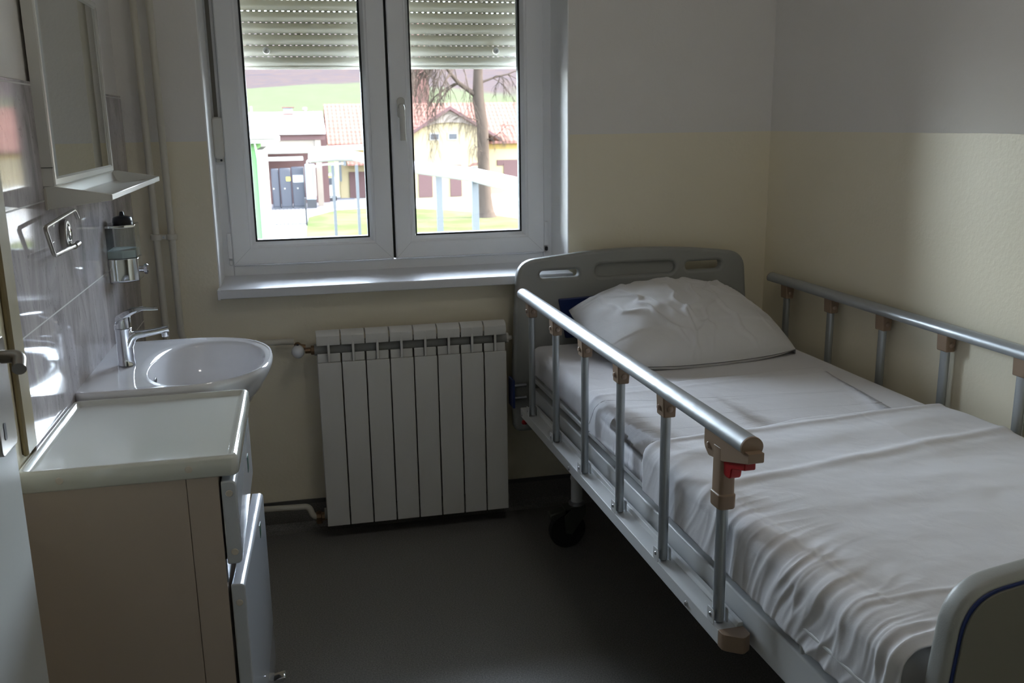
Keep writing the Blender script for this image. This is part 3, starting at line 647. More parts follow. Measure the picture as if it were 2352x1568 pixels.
# side rails
SP, PZ, RZ = .2713, .4544, .8417
def dsec(y, cz, w=.021, h=.019):
    return [(w*math.cos(a), y, cz+h*max(math.sin(a), -.55)) for a in [2*PI*k/28 for k in range(28)]]
def rail(x, yoff, sgn):
    r0, r1 = yoff+.105, yoff-1.455
    nst = 50; rr = []
    for i in range(nst+1):
        y = r0+(r1-r0)*i/nst
        rr.append([(p[0]+x, p[1], p[2]) for p in dsec(y, RZ)])
    top = MB().rings(rr).build('side_rail', M['alurail'], bed, 0, smooth=40)
    capm = MB()
    for y, dy in ((r0, .004), (r1, -.004)):
        capm = MB().rings([[(p[0]+x, y, p[2]) for p in dsec(y, RZ, .0215, .0195)], [(p[0]*.97+x, y+dy, (p[2]-RZ)*.97+RZ) for p in dsec(y, RZ, .0215, .0195)]]); capm.build('end_cap', M['tan'], top)
    ch = MB()
    y0, y1 = yoff+.095, yoff-1.39
    # stepped bottom channel
    ch.prism([(x-sgn*.016, PZ), (x-sgn*.016, PZ-.030), (x-sgn*.0135, PZ-.030), (x-sgn*.0135, PZ-.003), (x+sgn*.024, PZ-.003), (x+sgn*.024, PZ-.030), (x+sgn*.036, PZ-.030), (x+sgn*.036, PZ+.010), (x+sgn*.026, PZ+.010), (x+sgn*.022, PZ)], 'y', y1, y0)
    ch.build('bottom_channel', M['frame'], top, .0012)
    MB().prism(smoothpoly([(x-sgn*.016, y1), (x-sgn*.016, y1-.020), (x+sgn*.016, y1-.043), (x+sgn*.036, y1-.030), (x+sgn*.036, y1)], [.001, .008, .008, .006, .001]), 'z', PZ-.031, PZ+.002).build('channel_end', M['tan'], top, .003)
    for i in range(6):
        y = yoff-i*SP
        last = (i == 5)
        clz = RZ-.055 if not last else RZ-.12
        ps = MB(); ovp = lambda z: [(x+.0095*abs(math.cos(a))**.8*math.copysign(1, math.cos(a)), y+.0135*abs(math.sin(a))**.8*math.copysign(1, math.sin(a)), z) for a in [2*PI*k/20 for k in range(20)]]
        ps.rings([ovp(PZ+.004), ovp(clz+.01)]); ps.build('post', M['alu'], top, 0, smooth=50)
        for xa, xb in ((x-.0165*sgn, x-.0145*sgn), (x+.0125*sgn, x+.0145*sgn)):
            MB().prism(rrect(y-.014, y+.014, PZ, PZ+.030, .005, 3), 'x', xa, xb).build('hinge_bracket', M['frame'], top, .0006)
        MB().lathe([(0, 0), (.0045, 0), (.0035, -.002*sgn), (0, -.0025*sgn)], (x-.0165*sgn, y, PZ+.017), 'x', 10).build('rivet', M['zinc'], top)
        # clamps below the hand rail
        if not last:
            cm = MB(); cm.prism([(x-.016, RZ-.006), (x-.0135, RZ-.055), (x+.0135, RZ-.055), (x+.016, RZ-.006)], 'y', y-.021, y+.019)
            cmo = cm.build('rail_clamp', M['tan'], top, .003)
            MB().lathe([(0, -.0255), (.0035, -.025), (.0065, -.0235), (.0072, -.0205), (0, -.0205)], (x, y, RZ-.036), 'y', 14).build('rail_button', M['tanbutton'], top)
            MB().lathe([(0, -.004*sgn), (.005, -.003*sgn), (.0065, 0), (0, 0)], (x-.0158*sgn, y+.002, RZ-.036), 'x', 14).build('rail_button', M['tanbutton'], top)
        else:
            # latch block: long arm under the rail plus a socket on the post
            arm = MB(); arm.prism(smoothpoly([(y+.055, RZ-.006), (y+.055, RZ-.046), (y+.035, RZ-.060), (y-.024, RZ-.052), (y-.118, RZ-.024), (y-.118, RZ-.006)], [.002, .010, .006, .004, .004, .001]), 'x', x-.0150, x+.0150)
            ao = arm.build('latch_housing', M['tan'], top, .002)
            so = MB(); so.rings([[(x+p[0], y+p[1], z) for p in rrect(-.0165*k_, .0165*k_, -.021*k_, .021*k_, .008)] for z, k_ in ((RZ-.150, .96), (RZ-.147, 1.04), (RZ-.122, 1.06), (RZ-.120, .95), (RZ-.03, .93))])
            so.build('latch_socket', M['tan'], top, .001)
            MB().lathe([(0, -.004*sgn), (.005, -.003*sgn), (.0068, 0), (0, 0)], (x-.0152*sgn, y+.036, RZ-.040), 'x', 14).build('rail_button', M['tanbutton'], top)
            MB().prism(smoothpoly([(y-.018, RZ-.040), (y-.020, RZ-.080), (y-.046, RZ-.080), (y-.050, RZ-.058), (y-.098, RZ-.044), (y-.098, RZ-.030), (y-.085, RZ-.024)], [.003, .008, .010, .004, .004, .004, .003]), 'x', x-.011, x+.011).build('release_lever', M['red'], top, .002)
    for y in (yoff+.075, yoff-.45, yoff-1.25):
        MB().lathe([(0, -.004*sgn), (.005, -.004*sgn), (.007, -.001*sgn), (.007, 0), (0, 0)], (x-.016*sgn, y, PZ-.018), 'x', 8).build('bolt', M['zinc'], top)
    return top
rl = rail(0, 0, 1); rr0 = rail(.9339, .0389, -1)
MB().lathe([(0, 0), (.008, .002), (.010, .008), (.008, .014), (0, .016)], (-.012, .060, .405), 'z', 12).build('release_knob', M['red'], rl)

# ------------------------------------------------------------------ mattress, sheets and pillow
def fbm(x, y, z=0, o=3): return noise.fractal(Vector((x, y, z)), 1.0, 2.0, o)
def ridge(d, w): return math.exp(-(d/w)**2)
U0, U1 = .030, .888
def topz(v): return .655+.018*max(0, (v-1.2)/.6)
def section_path(dropL, dropR, n, off, v):
    """cross-section over the mattress from left bottom to right bottom: (x, z, normal, where)"""
    zt = topz(v)+off; r = .036; xL, xR = U0-off, U1+off
    pts = []
    segs = [(Vector((xL, dropL)), Vector((xL, zt-r)))]
    P = []
    nL = 26
    for k in range(nL): P.append((xL, dropL+(zt-r-dropL)*k/nL, -1, 0))
    for k in range(10):
        a = PI-PI/2*k/10; P.append((xL+r+r*math.cos(a), zt-r+r*math.sin(a), math.cos(a), math.sin(a)))
    for k in range(n):
        P.append((xL+r+(xR-xL-2*r)*k/n, zt, 0, 1))
    for k in range(10):
        a = PI/2-PI/2*k/10; P.append((xR-r+r*math.cos(a), zt-r+r*math.sin(a), math.cos(a), math.sin(a)))
    nR = 8
    for k in range(nR+1): P.append((xR, zt-r+(dropR-(zt-r))*k/nR, 1, 0))
    return P
def rdg(n_, p): return max(0.0, 1-abs(n_)*2.2)**p
def gather(x, z, v, zt):
    """sharp folds fanning from the tuck on the left side over the top edge"""
    s_ = max(0, zt-z)+max(0, x-U0)*.9
    wv = .35*noise.noise(Vector((v*4, s_*6, 1.3)))
    a = noise.noise(Vector((v*20+s_*9+wv*3, s_*3.0, 5.5)))
    b = noise.noise(Vector((v*41+s_*16+wv*4, s_*5.0, 9.5)))
    return rdg(a, 1.6)*1.0+rdg(b, 2.0)*.45-.45
def wr_side(x, z, v, side):
    # gathers on the left drop: near-vertical folds, stronger to the foot
    g = .35+.9*max(0, min(1, (v-1.0)/.6))
    a = noise.noise(Vector((v*17+z*3.0, z*3.5, 3.1)))+.6*noise.noise(Vector((v*34+z*5, z*5, 7.7)))
    return side*g*a*.0062
def cloth(name, v0, v1, nv, off, amp, creases, dropL=.545, dropR=.60, seed=0, endfold=0.0, edge=None, m='sheet', n=170, lcr=(), uR=None):
    rows = []
    for j in range(nv+1):
        v = v0+(v1-v0)*j/nv
        row = []
        P = section_path(dropL, dropR, n, off, v)
        if uR: P = [p for p in P if p[0] <= uR-.07*j/nv]; P.append((uR-.07*j/nv, topz(v)+off, 0, 1))
        for k, (x, z, nx, nz) in enumerate(P):
            e = edge(x, v0 if j < nv/2 else v1) if edge else 0
            t = j/nv
            vv_ = v+(edge(x, 0)*(1-t) if edge else 0)+(edge(x, 1)*t*0 if edge else 0)
            top = nz; left = 1.0 if x < .3 else 0.0
            h = 0.0
            h += top*amp*(.0045*fbm(x*3.0+seed, vv_*2.2, seed)+.0022*fbm(x*7+seed, vv_*9, seed+4))
            for (va, sl, w, hh, cur) in creases:
                d = vv_-(va+sl*x+cur*math.sin(x*4+va*7)); h += top*hh*ridge(d, w)*(.75+.25*noise.noise(Vector((x*4, va, 0))))
            # folds spilling from the top edge
            for (ua, vs, ve, w, hh) in lcr:
                if vs < vv_ < ve: h += top*hh*ridge(x-ua-.02*math.sin(vv_*3+ua*9), w)
            if x < .34:
                near = 1 if nz < .5 else max(0, 1-(x-U0)/.19)**1.4
                gg = max(0, min(1, (vv_-1.22)/.35))*(.45+.9*max(0, noise.noise(Vector((vv_*5.1, x*6, 4.4)))+.35)); g0 = .10+.12*max(0, min(1, (vv_-.8)/.4))
                h += near*(gg+g0)*amp*.0062*gather(x, z, vv_, topz(v)+off)
            rowp = (x+nx*(h+.0), -vv_, z+nz*h)
            row.append(rowp)
        rows.append(row)
    mb = MB(); mb.rings(rows, caps=False, closed=False)
    o = mb.build(name, M[m], None, 0, smooth=0)
    for p in o.data.polygons: p.use_smooth = True
    s = o.modifiers.new('thickness', 'SOLIDIFY'); s.thickness = .0022; s.offset = 1
    o.location = bed.location; o.rotation_euler = bed.rotation_euler
    return o
# mattress under its fitted sheet
mt = MB(); rows = []
V0, V1 = -.165, 1.865
for j in range(141):
    t = j/140; v = V0+(V1-V0)*t
    d = min(v-V0, V1-v); k = 0 if d > .045 else 1-math.sqrt(max(0, 1-((.045-d)/.045)**2))
    zt, zb = topz(v), .544; row = []
    loop = rrect(U0+.004+.03*k, U1-.004-.03*k, zb+.03*k, zt-.03*k, .036-.01*k, 8)
    # resample the loop evenly so that wrinkles show
    L_ = []; M_ = len(loop)
    for i in range(M_):
        a, b = Vector(loop[i]), Vector(loop[(i+1) % M_]); nn = max(1, int((b-a).length/.012))
        for q in range(nn): L_.append(a.lerp(b, q/nn))
    tot = 150; step = len(L_)/tot
    for i in range(tot):
        p = L_[int(i*step)]
        cx0, cz0 = (U0+U1)/2, (zt+zb)/2; dx, dz = p.x-cx0, p.y-cz0
        h = .0012*fbm(p.x*4, v*3, 9)+.003*noise.noise(Vector((v*13+p.y*5, p.y*9, p.x*3)))*((1 if v < .40 else .3) if p.x < .1 else .25)
        nrm = Vector((dx if abs(dx) > .40 else 0, 0, dz if abs(dx) <= .42 else 0)); nrm = nrm.normalized() if nrm.length > 0 else Vector((0, 0, 0))
        row.append((p.x+nrm.x*h, -v, p.y+nrm.z*h))
    rows.append(row)
mt.rings(rows)
mo = mt.build('mattress', M['sheet'], None, 0, smooth=0)
for p in mo.data.polygons: p.use_smooth = True
mo.location = bed.location; mo.rotation_euler = bed.rotation_euler
tag(mo, 'mattress in a white fitted sheet, bare only near the pillow', 'mattress')
dsh = cloth('draw_sheet', .455, 1.06, 150, .0065, .5, [(.52, -.06, .010, .0022, .01), (.72, -.03, .05, .002, .01), (.63, .02, .012, .0012, 0)], seed=3, edge=lambda x, e: -.055*x if e == 0 else 0, dropL=.56,
            lcr=((.37, .3, 1.2, .008, .0008),), uR=.785)
tag(dsh, 'smooth white draw sheet lying across the mattress below the pillow', 'draw sheet')
bsh = cloth('bed_sheet', .915, 1.862, 330, .012, 1.0, [(.932, -.095, .012, .0048, .006), (1.01, -.06, .04, .005, .02), (1.228, -.175, .020, .0090, .006), (1.27, -.175, .03, .0035, .008), (1.19, -.175, .05, .004, .008), (1.40, -.02, .03, .003, .02), (1.30, .06, .05, .004, .03), (1.74, -.04, .007, .0035, .0), (1.02, -.02, .05, .003, .02)],
            seed=11, edge=lambda x, e: (-.095*x+.010*math.sin(x*9)+.005*math.sin(x*23)) if e == 0 else 0, dropL=.548,
            lcr=((.085, 1.2, 1.75, .0045, .0018), (.60, .85, 1.75, .005, .0012)))
tag(bsh, 'white top sheet covering the bed to the foot end, creased and tucked in', 'bed sheet')

# pillow
pw = MB(); NU, NV = 170, 120; topS, botS = [], []
def pil(u, v, s):
    """u, v in [-1, 1]; s=+1 top, -1 bottom; the open end of the case hangs past the filling on the right"""
    uu = u/.86 if u > 0 else u
    ru = max(0, 1-abs(uu)**2.5); rv = max(0, 1-abs(v)**2.4)
    th = ru**.58*rv**.52
    X = .345*u*(1-.04*abs(v)**3); Y = .225*v*(1+.11*(1-abs(u)**2)-.10*abs(u)**4)
    w = noise.noise(Vector((u*2.2, v*1.6, 1)))*.012*th+noise.noise(Vector((u*5+v*1.5, v*4-u*2, 5)))*.006*th
    fold = 0
    for (a, b, c, hh, wd) in ((1, -.35, .02, .011, .035), (1, -.55, .22, .009, .03), (1, .25, .10, .008, .03), (1, .9, .45, .005, .03), (1, .2, -.42, .009, .03), (1, .30, -.55, .008, .025), (1, .35, -.66, .007, .022), (.25, 1, .50, .006, .02), (1, .1, -.20, .006, .02), (1, -.1, .62, .004, .02)):
        d_ = (a*u+b*v-c)+.16*noise.noise(Vector((u*3.5, v*3.5, c*9)))
        env = .5+.5*noise.noise(Vector((v*2.5+c*7, u*2, c*3)))
        fold += 1.8*hh*ridge(d_, wd)*env*max(0, min(1, th*1.2))
    seam = -.004*max(0, min(1, (-v-.60)/.02)) if s > 0 else 0
    zt = .128*th+w+fold*(1 if s > 0 else .2)+seam*th
    zb = -.055*th-.002
    over = max(0, uu-1)
    dz = -over*.55-.03*over*math.sin(v*7+1)
    if over > 0: zt += .010*over*math.sin(v*11); X -= over*.05
    return X, Y*(1-.25*over), (zt if s > 0 else zb)+dz
for s, arr in ((1, topS), (-1, botS)):
    for j in range(NV+1):
        arr.append([pil(-1+2*i/NU, -1+2*j/NV, s) for i in range(NU+1)])
pw.rings(topS, caps=False, closed=False); pw.rings([r[::-1] for r in botS], caps=False, closed=False)
po_ = pw.build('pillow', M['pillow'], None, 0, smooth=0)
for p in po_.data.polygons: p.use_smooth = True
po_.location = (1.742, -.352, .728); po_.rotation_euler = (math.radians(14), 0, math.radians(7))
tag(po_, 'plump white pillow leaning on the grey headboard', 'pillow')

# ------------------------------------------------------------------ outside
GZ = -3.8
E_ = {}
mat_in = mat
def mat(name, c, rough=0.5, metal=0.0, **k): return mat_in(name, tuple(v*.42 for v in c[:3])+(1,), rough, metal, **dict(dict(spec=0.0 if rough > .75 else .3), **k))
E_['gravel'] = mat('pale_gravel', (.42, .41, .40, 1), .9, var=.15, vscale=1.5)
E_['asphalt'] = mat('asphalt', (.20, .20, .23, 1), .9, var=.2, vscale=.8)
def grass_mat():
    m = mat('lawn_grass', (.2, .3, .1, 1), .9); n, L, b = nodes(m); g = n.new('ShaderNodeNewGeometry')
    nz = n.new('ShaderNodeTexNoise'); nz.inputs['Scale'].default_value = .35; nz.inputs['Detail'].default_value = 9; nz.inputs['Roughness'].default_value = .7; L.new(g.outputs['Position'], nz.inputs['Vector'])
    cr = n.new('ShaderNodeValToRGB'); e = cr.color_ramp.elements; e[0].position = .42; e[0].color = (.036, .048, .018, 1); e[1].position = .62; e[1].color = (.054, .047, .030, 1)
    L.new(nz.outputs['Fac'], cr.inputs[0]); L.new(cr.outputs[0], b.inputs['Base Color']); return m
E_['grass'] = grass_mat()
def hill_mat():
    m = mat('hillside', (.2, .3, .1, 1), 1.0); n, L, b = nodes(m); g = n.new('ShaderNodeNewGeometry'); s = n.new('ShaderNodeSeparateXYZ'); L.new(g.outputs['Position'], s.inputs[0])
    nz = n.new('ShaderNodeTexNoise'); nz.inputs['Scale'].default_value = .06; nz.inputs['Detail'].default_value = 8; L.new(g.outputs['Position'], nz.inputs['Vector'])
    n2 = n.new('ShaderNodeTexNoise'); n2.inputs['Scale'].default_value = .5; n2.inputs['Detail'].default_value = 8; L.new(g.outputs['Position'], n2.inputs['Vector'])
    h = mth(n, L, 'MULTIPLY_ADD', nz.outputs['Fac'], 9.0, s.outputs[2])
    # the wood's lower border falls away to the right
    h = mth(n, L, 'MULTIPLY_ADD', s.outputs[0], .05, h)
    f = n.new('ShaderNodeMapRange'); f.inputs[1].default_value = 11.2; f.inputs[2].default_value = 12.8; L.new(h, f.inputs[0])
    mead = mixc(n, L, n2.outputs['Fac'], (.030, .038, .020, 1), (.037, .040, .026, 1))
    wood = mixc(n, L, n2.outputs['Fac'], (.018, .018, .023, 1), (.040, .028, .023, 1))
    L.new(mixc(n, L, f.outputs[0], mead, wood), b.inputs['Base Color']); return m
E_['hill'] = hill_mat()
def roof_mat():
    m = mat('clay_roof_tiles', (.55, .22, .15, 1), .8); n, L, b = nodes(m); tc = n.new('ShaderNodeTexCoord'); s = n.new('ShaderNodeSeparateXYZ'); L.new(tc.outputs['Object'], s.inputs[0])
    u = mth(n, L, 'PINGPONG', s.outputs[0], .15); v = mth(n, L, 'FRACT', mth(n, L, 'DIVIDE', s.outputs[2], .26))
    nz = n.new('ShaderNodeTexNoise'); nz.inputs['Scale'].default_value = 2.2; nz.inputs['Detail'].default_value = 6; L.new(tc.outputs['Object'], nz.inputs['Vector'])
    a = mixc(n, L, nz.outputs['Fac'], (.112, .051, .041, 1), (.163, .092, .078, 1))
    k = mth(n, L, 'MULTIPLY', mth(n, L, 'MULTIPLY_ADD', u, 3.2, .52), mth(n, L, 'MULTIPLY_ADD', v, .35, .65))
    x = n.new('ShaderNodeMix'); x.data_type = 'RGBA'; x.blend_type = 'MULTIPLY'; x.inputs[0].default_value = 1; L.new(a, x.inputs[6]); L.new(k, x.inputs[7]); L.new(x.outputs[2], b.inputs['Base Color']); return m
E_['roof'] = roof_mat()
E_['cream'] = mat('cream_render', (.40, .33, .205, 1), .9, var=.12, vscale=.6)
E_['ochre'] = mat('ochre_band', (.38, .27, .10, 1), .9)
E_['white'] = mat('whitewash', (.45, .44, .42, 1), .8)
E_['brown'] = mat('brown_boards', (.13, .08, .08, 1), .8)
E_['darkwin'] = mat('dark_window', (.04, .045, .06, 1), .25)
E_['brick'] = mat('red_brick', (.26, .14, .125, 1), .9, var=.5, vscale=3)
E_['bark'] = mat('tree_bark', (.11, .085, .07, 1), .95, var=.45, vscale=4, bump=.6, bscale=20)
E_['lag'] = mat('foil_lagging', (.62, .63, .64, 1), .45, .25, bump=.5, bscale=4)
E_['post'] = mat('grey_post_paint', (.105, .12, .138, 1), .5)
E_['lime'] = mat('lime_green_render', (.17, .34, .15, 1), .85, var=.06, vscale=.6)
E_['bluegrey'] = mat('blue_grey_steel', (.30, .38, .46, 1), .6)
E_['sheetroof'] = mat('white_sheet_roofing', (.72, .73, .74, 1), .6)
E_['concrete'] = mat('old_concrete', (.33, .28, .24, 1), .9, var=.3, vscale=1)
E_['navy'] = mat('navy_cabinet', (.042, .044, .060, 1), .5)
E_['yellow'] = mat('yellow_sign', (.60, .52, .06, 1), .5)
E_['iron'] = mat('black_ironwork', (.02, .02, .025, 1), .5)
def flat(name, pts, z, m):
    return struct(MB().add([(p[0], p[1], z) for p in pts], [tuple(range(len(pts)))]).build(name, m, smooth=0))
flat('ground', [(-60, .6), (90, .6), (90, 90), (-60, 90)], GZ-.02, E_['gravel'])
struct(MB().prism([(66, GZ-.02), (60, GZ-.01), (58, GZ), (62.5, GZ+.01), (66, GZ+.01)], 'x', -10, 4.4).build('ground_asphalt', E_['asphalt'], smooth=0))
lw = MB()
def lawn(name, pts):
    o = MB().add([(p[0], p[1], GZ+.04) for p in pts]+[(p[0], p[1], GZ-.01) for p in pts], [tuple(range(len(pts)))]+[(i, (i+1) % len(pts), len(pts)+(i+1) % len(pts), len(pts)+i) for i in range(len(pts))]).build(name, E_['grass'], smooth=0)
    return struct(o)
lawn('lawn', [(.7, 5), (9, 5), (13.5, 30), (13.0, 42), (12.3, 46.8), (10.9, 51), (9, 54), (7.0, 56), (4.7, 56.6), (2.7, 56), (1.0, 52), (.8, 45)])
# hill behind
hm = MB(); rows = []
for j in range(40):
    y = 85+j*9.0; row = []
    for i in range(60):
        x = -90+i*5.5
        z = GZ+(y-85)*.135*min(1, (y-85)/60)+6*noise.noise(Vector((x*.012, y*.012, 2)))*min(1, (y-85)/60)+j*.12
        row.append((x, y, z))
    rows.append(row)
struct(hm.rings(rows, caps=False, closed=False).build('hill', E_['hill'], smooth=80))
# --- long farmhouse with a projecting gable
ho_ = thing('farmhouse', 'long cream house with red tiled roof and arched gable beyond the lawn', 'house', (0, 66, 0))
fw2 = MB(); fw2.box(3.5, 24, 0, 9, GZ-.05, .12); fw2.build('wall', E_['cream'], ho_, smooth=0)
box('ochre_frieze', E_['ochre'], 3.48, 24.02, -.02, .0, -.55, .12, ho_, smooth=0)
MB().prism([(-.45, .02), (4, 2.86), (8.5, .02), (8.5, -.16), (4, 2.66), (-.45, -.16)], 'x', 2.75, 24.5).build('tiled_roof', E_['roof'], ho_, smooth=0)
gb = MB(); gb.prism([(8.3, GZ-.05), (14.0, GZ-.05), (14.0, .55), (11.2, 2.15), (8.3, .55)], 'y', -2.0, .2); gb.build('gable_wall', E_['cream'], ho_, smooth=0)
gr_ = MB(); gr_.prism([(7.6, .22), (11.2, 2.45), (14.8, .22), (14.8, .05), (11.2, 2.26), (7.6, .05)], 'y', -2.45, 3.0); gr_.build('tiled_roof', E_['roof'], ho_, smooth=0)
arch = [(8.45, .55), (9.2, 1.05), (10.2, 1.36), (11.2, 1.42), (12.2, 1.36), (13.2, 1.05), (13.95, .55)]
tops_ = [(7.9+.1, .30)]+[(x, 2.25-abs(x-11.2)*.62) for x, z in arch[1:-1]]+[(14.4, .30)]
MB().rings([[(a[0], -2.22, a[1]), (b[0], -2.22, b[1]), (b[0], -2.02, b[1]), (a[0], -2.02, a[1])] for a, b in zip(tops_, arch)]).build('gable_boards', E_['concrete'], ho_, smooth=0)
MB().prism([(7.55, .06), (7.55, .26), (11.2, 2.52), (14.85, .26), (14.85, .06), (11.2, 2.28)], 'y', -2.52, -2.42).build('bargeboard', E_['brown'], ho_, smooth=0)
for x0, x1 in ((9.85, 10.4), (11.15, 11.7)):
    f_ = box('window', E_['white'], x0-.08, x1+.08, -2.06, -2.0, .20, .70, ho_, smooth=0); box('pane', E_['darkwin'], x0, x1, -2.10, -2.05, .26, .62, f_, smooth=0)
for nm, x0, x1, z0, z1, y in (('door', 8.9, 9.85, -3.75, -1.5, -2.08), ('door', 11.15, 11.95, -3.75, -1.55, -2.08), ('door', 4.15, 5.6, -3.8, -1.95, -.1)):
    box(nm, E_['brown'], x0, x1, y, y+.08, z0, z1, ho_, smooth=0)
wf2 = box('window', E_['brown'], 15.0, 17.3, -.06, .0, -1.75, -1.35, ho_, smooth=0); box('shutter', E_['brown'], 15.5, 16.7, -.08, -.05, -2.75, -1.60, wf2, smooth=0)
MB().prism([(12.4, -1.75), (12.8, -1.45), (13.4, -1.38), (14.0, -1.5), (14.0, -1.62), (13.4, -1.52), (12.85, -1.6)], 'y', -2.1, -2.0).build('brick_arch', E_['brick'], ho_, smooth=0)
MB().prism([(-1.5, -1.45), (0, -1.1), (0, -1.0), (-1.5, -1.32)], 'x', 4.0, 6.0).build('lean_to_roof', E_['roof'], ho_, smooth=0)
box('downpipe', E_['post'], 3.45, 3.62, -.12, 0, -2.6, .0, ho_, smooth=0)
ch_ = thing('brick_chimney', 'broad red brick chimney tower behind the house roof', 'chimney', (10.78, 76.3, 0))
box('brick_shaft', E_['brick'], -.68, .68, -.6, .6, GZ, 9.5, ch_, smooth=0); box('cap_course', E_['concrete'], -.8, .8, -.7, .7, 9.5, 9.8, ch_, smooth=0)
# --- industrial shed left of the house
sh2 = thing('open_shed', 'white-roofed open shed with concrete posts left of the farmhouse', 'shed', (0, 60, 0))
MB().prism([(-.6, .95), (4.2, 2.25), (4.2, 2.10), (-.6, .80)], 'x', -8, 2.45).build('sheet_roof', E_['sheetroof'], sh2, smooth=0)
box('fascia_beam', E_['brown'], -1.9, 2.4, -.35, -.15, .45, .92, sh2, smooth=0)
box('concrete_beam', E_['concrete'], -8, 1.95, -.25, .1, -.12, .45, sh2, smooth=0)
box('post', E_['concrete'], 1.75, 2.12, -.3, .1, GZ, .9, sh2, smooth=0)
box('post', E_['concrete'], -5.2, -4.8, -.3, .1, GZ, .9, sh2, smooth=0)
box('back_wall', E_['brown'], -8, 2.6, 2.6, 2.8, GZ, 1.4, sh2, smooth=0)
box('canopy', E_['white'], -8, .95, -.7, .6, -.82, -.60, sh2, smooth=0)
for x, z0, z1 in ((.22, 1.3, 2.45),):
    c_ = box('roof_vent', E_['white'], x-.36, x+.3, .6, 1.2, z0, z0+.75, sh2, smooth=0); box('vent_cap', E_['brick'], x-.46, x+.42, .5, 1.3, z0+.75, z0+.82, c_, smooth=0); box('vent_hood', E_['bluegrey'], x-.30, x+.26, .65, 1.15, z0+.82, z0+1.15, c_, smooth=0); box('vent_cap', E_['brick'], x-.40, x+.38, .5, 1.3, z0+1.15, z0+1.22, c_, smooth=0)
MB().lathe([(0, 1.1), (.10, 1.1), (.10, 2.3), (.15, 2.32), (.15, 2.48), (0, 2.5)], (1.26, .8, 0), 'z', 12).build('flue', E_['concrete'], sh2)
for i, (x0, x1, y0, z1, m_) in enumerate(((-1.1, -.62, -.9, -1.3, 'navy'), (-.58, .12, -1.0, -1.28, 'navy'), (.16, .95, -1.0, -1.22, 'navy'))):
    c_ = thing('switch_cabinet', ['dark navy switch cabinet leftmost under the shed canopy', 'dark navy switch cabinet with a yellow sign under the canopy', 'dark navy switch cabinet with a white sign under the canopy'][i], 'switch cabinet', ((x0+x1)/2, 60+y0+.4, GZ))
    w_ = (x1-x0)/2
    box('housing', E_['navy'], -w_, w_, -.4, .4, 0, z1-GZ, c_, .03, 1); box('door_panel', E_['navy'], -w_+.06, w_-.06, -.43, -.40, .12, z1-GZ-.1, c_, .01, 1)
    if i == 1: box('sign', E_['yellow'], .04, .31, -.445, -.43, 1.72, 1.98, c_, smooth=0)
    if i == 2: box('sign', E_['white'], -.32, .33, -.445, -.43, 1.62, 2.08, c_, smooth=0)
    MB().lathe([(0, -.46), (.05, -.46), (.05, -.43), (0, -.43)], (w_*.5-.25, 0, 1.25), 'y', 10).build('handle', E_['white'], c_)
gu = thing('gas_unit', 'grey steel gas unit with looping pipes beside the shed post', 'gas unit', (1.32, 58.7, GZ))
box('housing', E_['bluegrey'], -.30, .30, -.3, .3, .55, 2.75, gu, .02, 1); box('foot', E_['iron'], -.3, .3, -.3, .3, 0, .55, gu)
BR[0] = .15
MB().tube(bez([(-.15, -.38, 1.4), (-.15, -.38, 3.0), (.9, -.38, 3.05), (2.2, -.38, 3.05)]), .06, 8).build('supply_pipe', E_['white'], gu)
MB().tube(bez([(-.0, -.38, .75), (.26, -.38, .75), (.26, -.38, 2.6), (.9, -.38, 2.72), (2.2, -.38, 2.75)]), .06, 8).build('return_pipe', E_['white'], gu)
yv = thing('parked_van', 'small white and yellow vehicle seen between the shed and house', 'van', (2.25, 65.2, GZ))
MB().prism([(-.9, .35), (.9, .35), (.95, 1.0), (.75, 1.75), (-.75, 1.75), (-.95, 1.0)], 'y', -2.0, 2.0).build('body', E_['white'], yv, .08)
box('windscreen', E_['darkwin'], -.7, .7, -2.03, -1.99, 1.15, 1.6, yv); box('yellow_band', E_['yellow'], -.8, .8, -2.04, -1.99, 1.66, 1.76, yv)
for x in (-.75, .75):
    for y in (-1.3, 1.3): MB().lathe([(0, -.1), (.33, -.1), (.35, -.05), (.35, .05), (.33, .1), (0, .1)], (x, y, .35), 'x', 16).build('wheel', E_['iron'], yv)
# --- lime green building at the left
lg_ = thing('green_building', 'lime green building corner with white quoins at the window left edge', 'building', (0, 30, 0))
box('wall', E_['lime'], -6, -.77, 0, 5, GZ, .86, lg_, smooth=0); box('white_quoin', E_['white'], -.77, -.55, -.03, 5, GZ, .60, lg_, smooth=0)
box('eaves_board', E_['white'], -6.3, -.05, -.55, 5.4, .82, .98, lg_, smooth=0); box('gutter', E_['sheetroof'], -6.3, .0, -.72, -.55, .98, 1.10, lg_, smooth=0)
MB().prism([(-.6, 1.08), (3.0, 1.75), (5.4, 1.08)], 'x', -6.3, -.25).build('roof', E_['bluegrey'], lg_, smooth=0)
MB().tube([(-.82, -.25, 2.0), (-.80, -.25, .9), (-.72, -.12, .2), (-.62, -.1, -2.2)], .03, 8).build('lightning_conductor', E_['sheetroof'], lg_)
